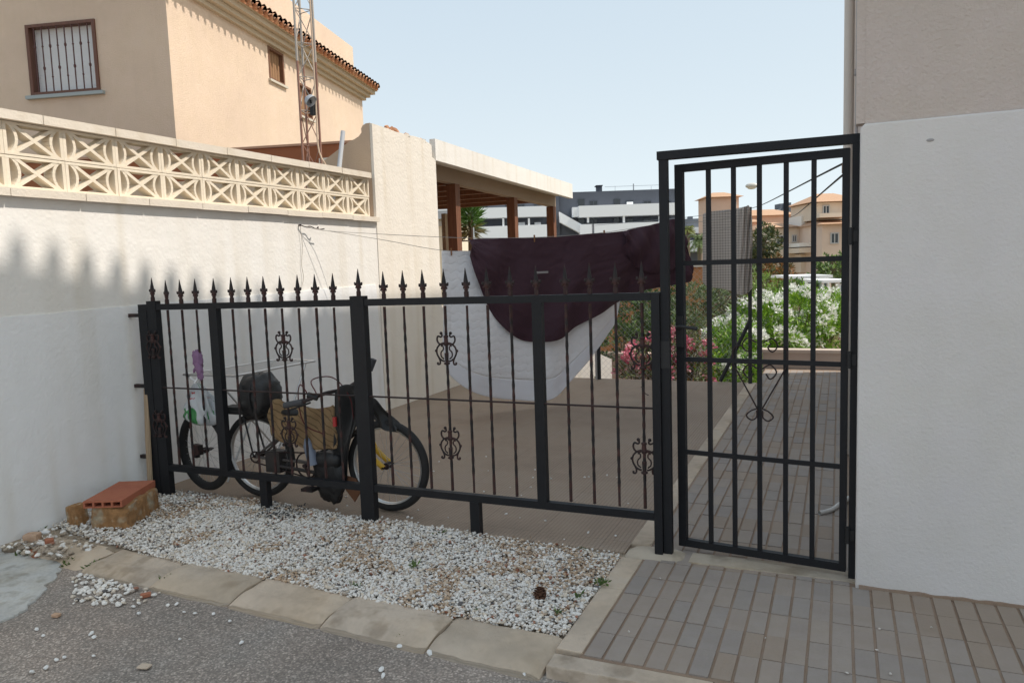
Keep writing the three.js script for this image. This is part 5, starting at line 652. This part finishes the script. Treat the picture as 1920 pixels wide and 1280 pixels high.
const peach = mat([0.72, 0.50, 0.38], { map: T.render }), beige = mat([0.74, 0.62, 0.50], { map: T.render }), vroof = mat([0.52, 0.33, 0.21], { map: T.clay, bump: T.grit, bs: 0.01 }), trim = mat([0.78, 0.74, 0.68]);
{ const [root, k] = farThing('peach_villa', 'peach villa with square tower and hipped tile roof', 'villa', 62); k.box('tower', 1339, 1400, 365, 500, -5, -2, peach, root, -0.3); k.hip('tower_roof', 1332, 1407, 365, 353, -5.4, -1.6, vroof, 0.3); k.box('wall', 1396, 1500, 403, 500, -7, -0.5, peach, root, -0.3); k.hip('roof', 1390, 1504, 403, 387, -7.4, -0.1, vroof, 0.6); k.box('chimney', 1389, 1394, 376, 392, -2.0, -1.8, trim); k.window_(1438, 1446, 418, 428, -0.48); k.box('wing', 1398, 1416, 418, 470, -0.5, 1.5, peach); k.hip('wing_roof', 1396, 1418, 418, 412, -0.6, 1.8, vroof, 0.3); }
{ const [root, k] = farThing('beige_villa', 'beige villa with balcony and glazed bay beneath tiled roofs', 'villa', 54); k.box('wall', 1446, 1552, 426, 515, -7, 0, beige, root, -0.3); k.hip('roof', 1441, 1502, 426, 412, -7.2, 0.4, vroof, 0.4); k.hip('roof', 1508, 1556, 425, 410, -7.2, 0.3, vroof, 0.4); k.box('gable_fin', 1499, 1509, 405, 442, -3, 0.4, trim); k.window_(1455, 1470, 441, 459, 0.03); k.window_(1485, 1494, 440, 454, 0.03); const bay = k.box('bay', 1508, 1545, 434, 463, 0.02, 1.5, trim); void bay; k.window_(1511, 1524, 438, 454, 1.52, M.glass, trim); k.window_(1528, 1541, 438, 454, 1.52, M.glass, trim); k.hip('bay_roof', 1503, 1550, 434, 427, -0.2, 1.9, vroof, 0.5); k.box('balcony', 1478, 1535, 456, 463, 0.02, 2.2, trim); k.box('balcony_slab', 1476, 1537, 465, 474, 0.02, 2.3, beige); k.box('porch', 1490, 1535, 476, 510, 0.0, 1.2, beige); }
{ const [root, k] = farThing('tall_peach_villa', 'tall peach villa with stacked tiled roofs next to the gate post', 'villa', 50); k.box('wall', 1542, 1640, 419, 515, -7, 0, mat([0.72, 0.55, 0.44], { map: T.render }), root, -0.3); k.hip('roof', 1537, 1640, 419, 405, -7.3, 0.5, vroof, 0.5); k.box('upper_wall', 1547, 1640, 374, 408, -6, -2, beige); k.hip('upper_roof', 1539, 1650, 373, 352, -6.4, -1.5, vroof, 0.3); k.window_(1557, 1573, 436, 457, 0.03); k.window_(1566, 1580, 380, 398, -1.97); k.box('terrace', 1542, 1600, 398, 406, -2, -0.4, beige); }
{ const [root, k] = farThing('white_canopy', 'flat white canopy roof on thin posts beyond the blossoms', 'canopy', 30); root.position.y = -2.4; const kk = facadeKit(frameAt(30), root); void k; kk.box('roof', 1478, 1552, 516, 521, -2, 0.5, M.white); for (const x of [1482, 1515, 1548]) kk.box('post', x - 1, x + 1, 521, 560, 0.2, 0.3, M.white, root, 0); }
{ const [root] = farThing('white_shelter', 'small white framed shelter with dark openings beside the canopy', 'shelter', 27); root.position.y = -2.3; const k = facadeKit(frameAt(27), root); k.box('roof', 1534, 1592, 524, 529, -2, 0.4, M.white); k.box('back_wall', 1536, 1590, 529.2, 560, -2, -1.8, mat([0.1, 0.13, 0.14]), root, 0); for (const x of [1537, 1566, 1586]) k.box('post', x - 2.2, x + 2.2, 529.2, 560, 0.1, 0.3, M.white, root, 0); k.box('rail', 1537, 1586, 550, 553, 0.12, 0.26, M.white); k.window_(1568, 1583, 531, 549, 0.2, mat([0.08, 0.2, 0.26], { roughness: 0.1 }), M.white); }
{ const [root] = farThing('pink_boundary_wall', 'low pink boundary wall under the white shelter', 'wall', 24); root.position.y = -2.2; const k = facadeKit(frameAt(24), root); k.box('wall', 1480, 1640, 556, 600, -0.2, 0, mat([0.50, 0.34, 0.28], { map: T.render }), root, 0); k.box('capping', 1478, 1640, 553.5, 555.8, -0.25, 0.05, mat([0.55, 0.4, 0.34]), root); }
{ const [root] = farThing('cream_house', 'small cream house seen under the pergola roof', 'house', 30, 0); root.position.y = -0.2; const k = facadeKit(frameAt(30), root); k.box('wall', 780, 866, 411, 480, -6, 0, mat([0.75, 0.66, 0.52], { map: T.render }), root, 0); k.box('roof', 776, 868, 396, 411, -6.3, 0.3, mat([0.40, 0.43, 0.48])); k.window_(822, 829, 414, 424, 0.03); }
{ // street lamp
  const h = depthPoint(1410, 349, 30), root = thing('street_lamp', 'street lamp with rounded pale head on a slim pole', 'street lamp', [h.x + 0.25, -2.5, h.z]); part('pole', rod([h.x + 0.25, -2.55, h.z], [h.x + 0.25, h.y + 0.02, h.z], 0.05, 10, 0.035), M.galv, root); part('arm', rod([h.x + 0.25, h.y + 0.02, h.z], [h.x + 0.05, h.y + 0.06, h.z], 0.025, 8), M.galv, root); part('head', new THREE.SphereGeometry(0.22, 20, 12).scale(1.1, 0.5, 0.7).translate(h.x, h.y + 0.02, h.z), mat([0.6, 0.58, 0.52], { roughness: 0.3 }), root); part('lens', new THREE.SphereGeometry(0.15, 16, 10).scale(1.1, 0.4, 0.7).translate(h.x, h.y - 0.06, h.z), mat([0.75, 0.72, 0.6], { roughness: 0.2 }), root); }
{ const cm = mat([0.03, 0.03, 0.035]), s = V(0.03, 2.42, -8.6); [[1392, 392, 45, 0.05, 'black cable sagging from the wall box toward the peach villa tower'], [1480, 408, 48, -0.06, 'thinner black cable below it running toward the villa roofs']].forEach(([x, y, d, o, label]) => { const e = depthPoint(x, y, d), m = s.clone().lerp(e, 0.5).add(V(0, -0.12, 0)); tag(part('overhead_cable', tube([s.clone().add(V(0, o, 0)), m, e], 0.012, 40, 5), cm), label, 'cable'); }); }
{ // ladder and timbers stored under the pergola
  const b = onX(876, 470, -5.3), root = thing('ladder', 'pale aluminium ladder standing under the pergola behind the quilt', 'ladder', [-5.35, 0.4, b.z]), L = { local: true }; for (const x of [-0.16, 0.16]) part('side_rail', bx(x - 0.015, x + 0.015, 0, 1.75, -0.02, 0.02), M.alu, root, L); for (let k = 0; k < 6; k++) part('rung', rod([-0.145, 0.2 + k * 0.27, 0], [0.145, 0.2 + k * 0.27, 0], 0.012, 8), M.alu, root, L);
  const t = onX(838, 430, -5.4); tag(part('timber_plank', bx(-5.46, -5.4, 0.4, 2.35, t.z - 0.05, t.z + 0.05), mat([0.4, 0.3, 0.2], { map: T.wood })), 'upright timber plank next to the first pergola post', 'plank');
}
renderer.render(scene, camera);
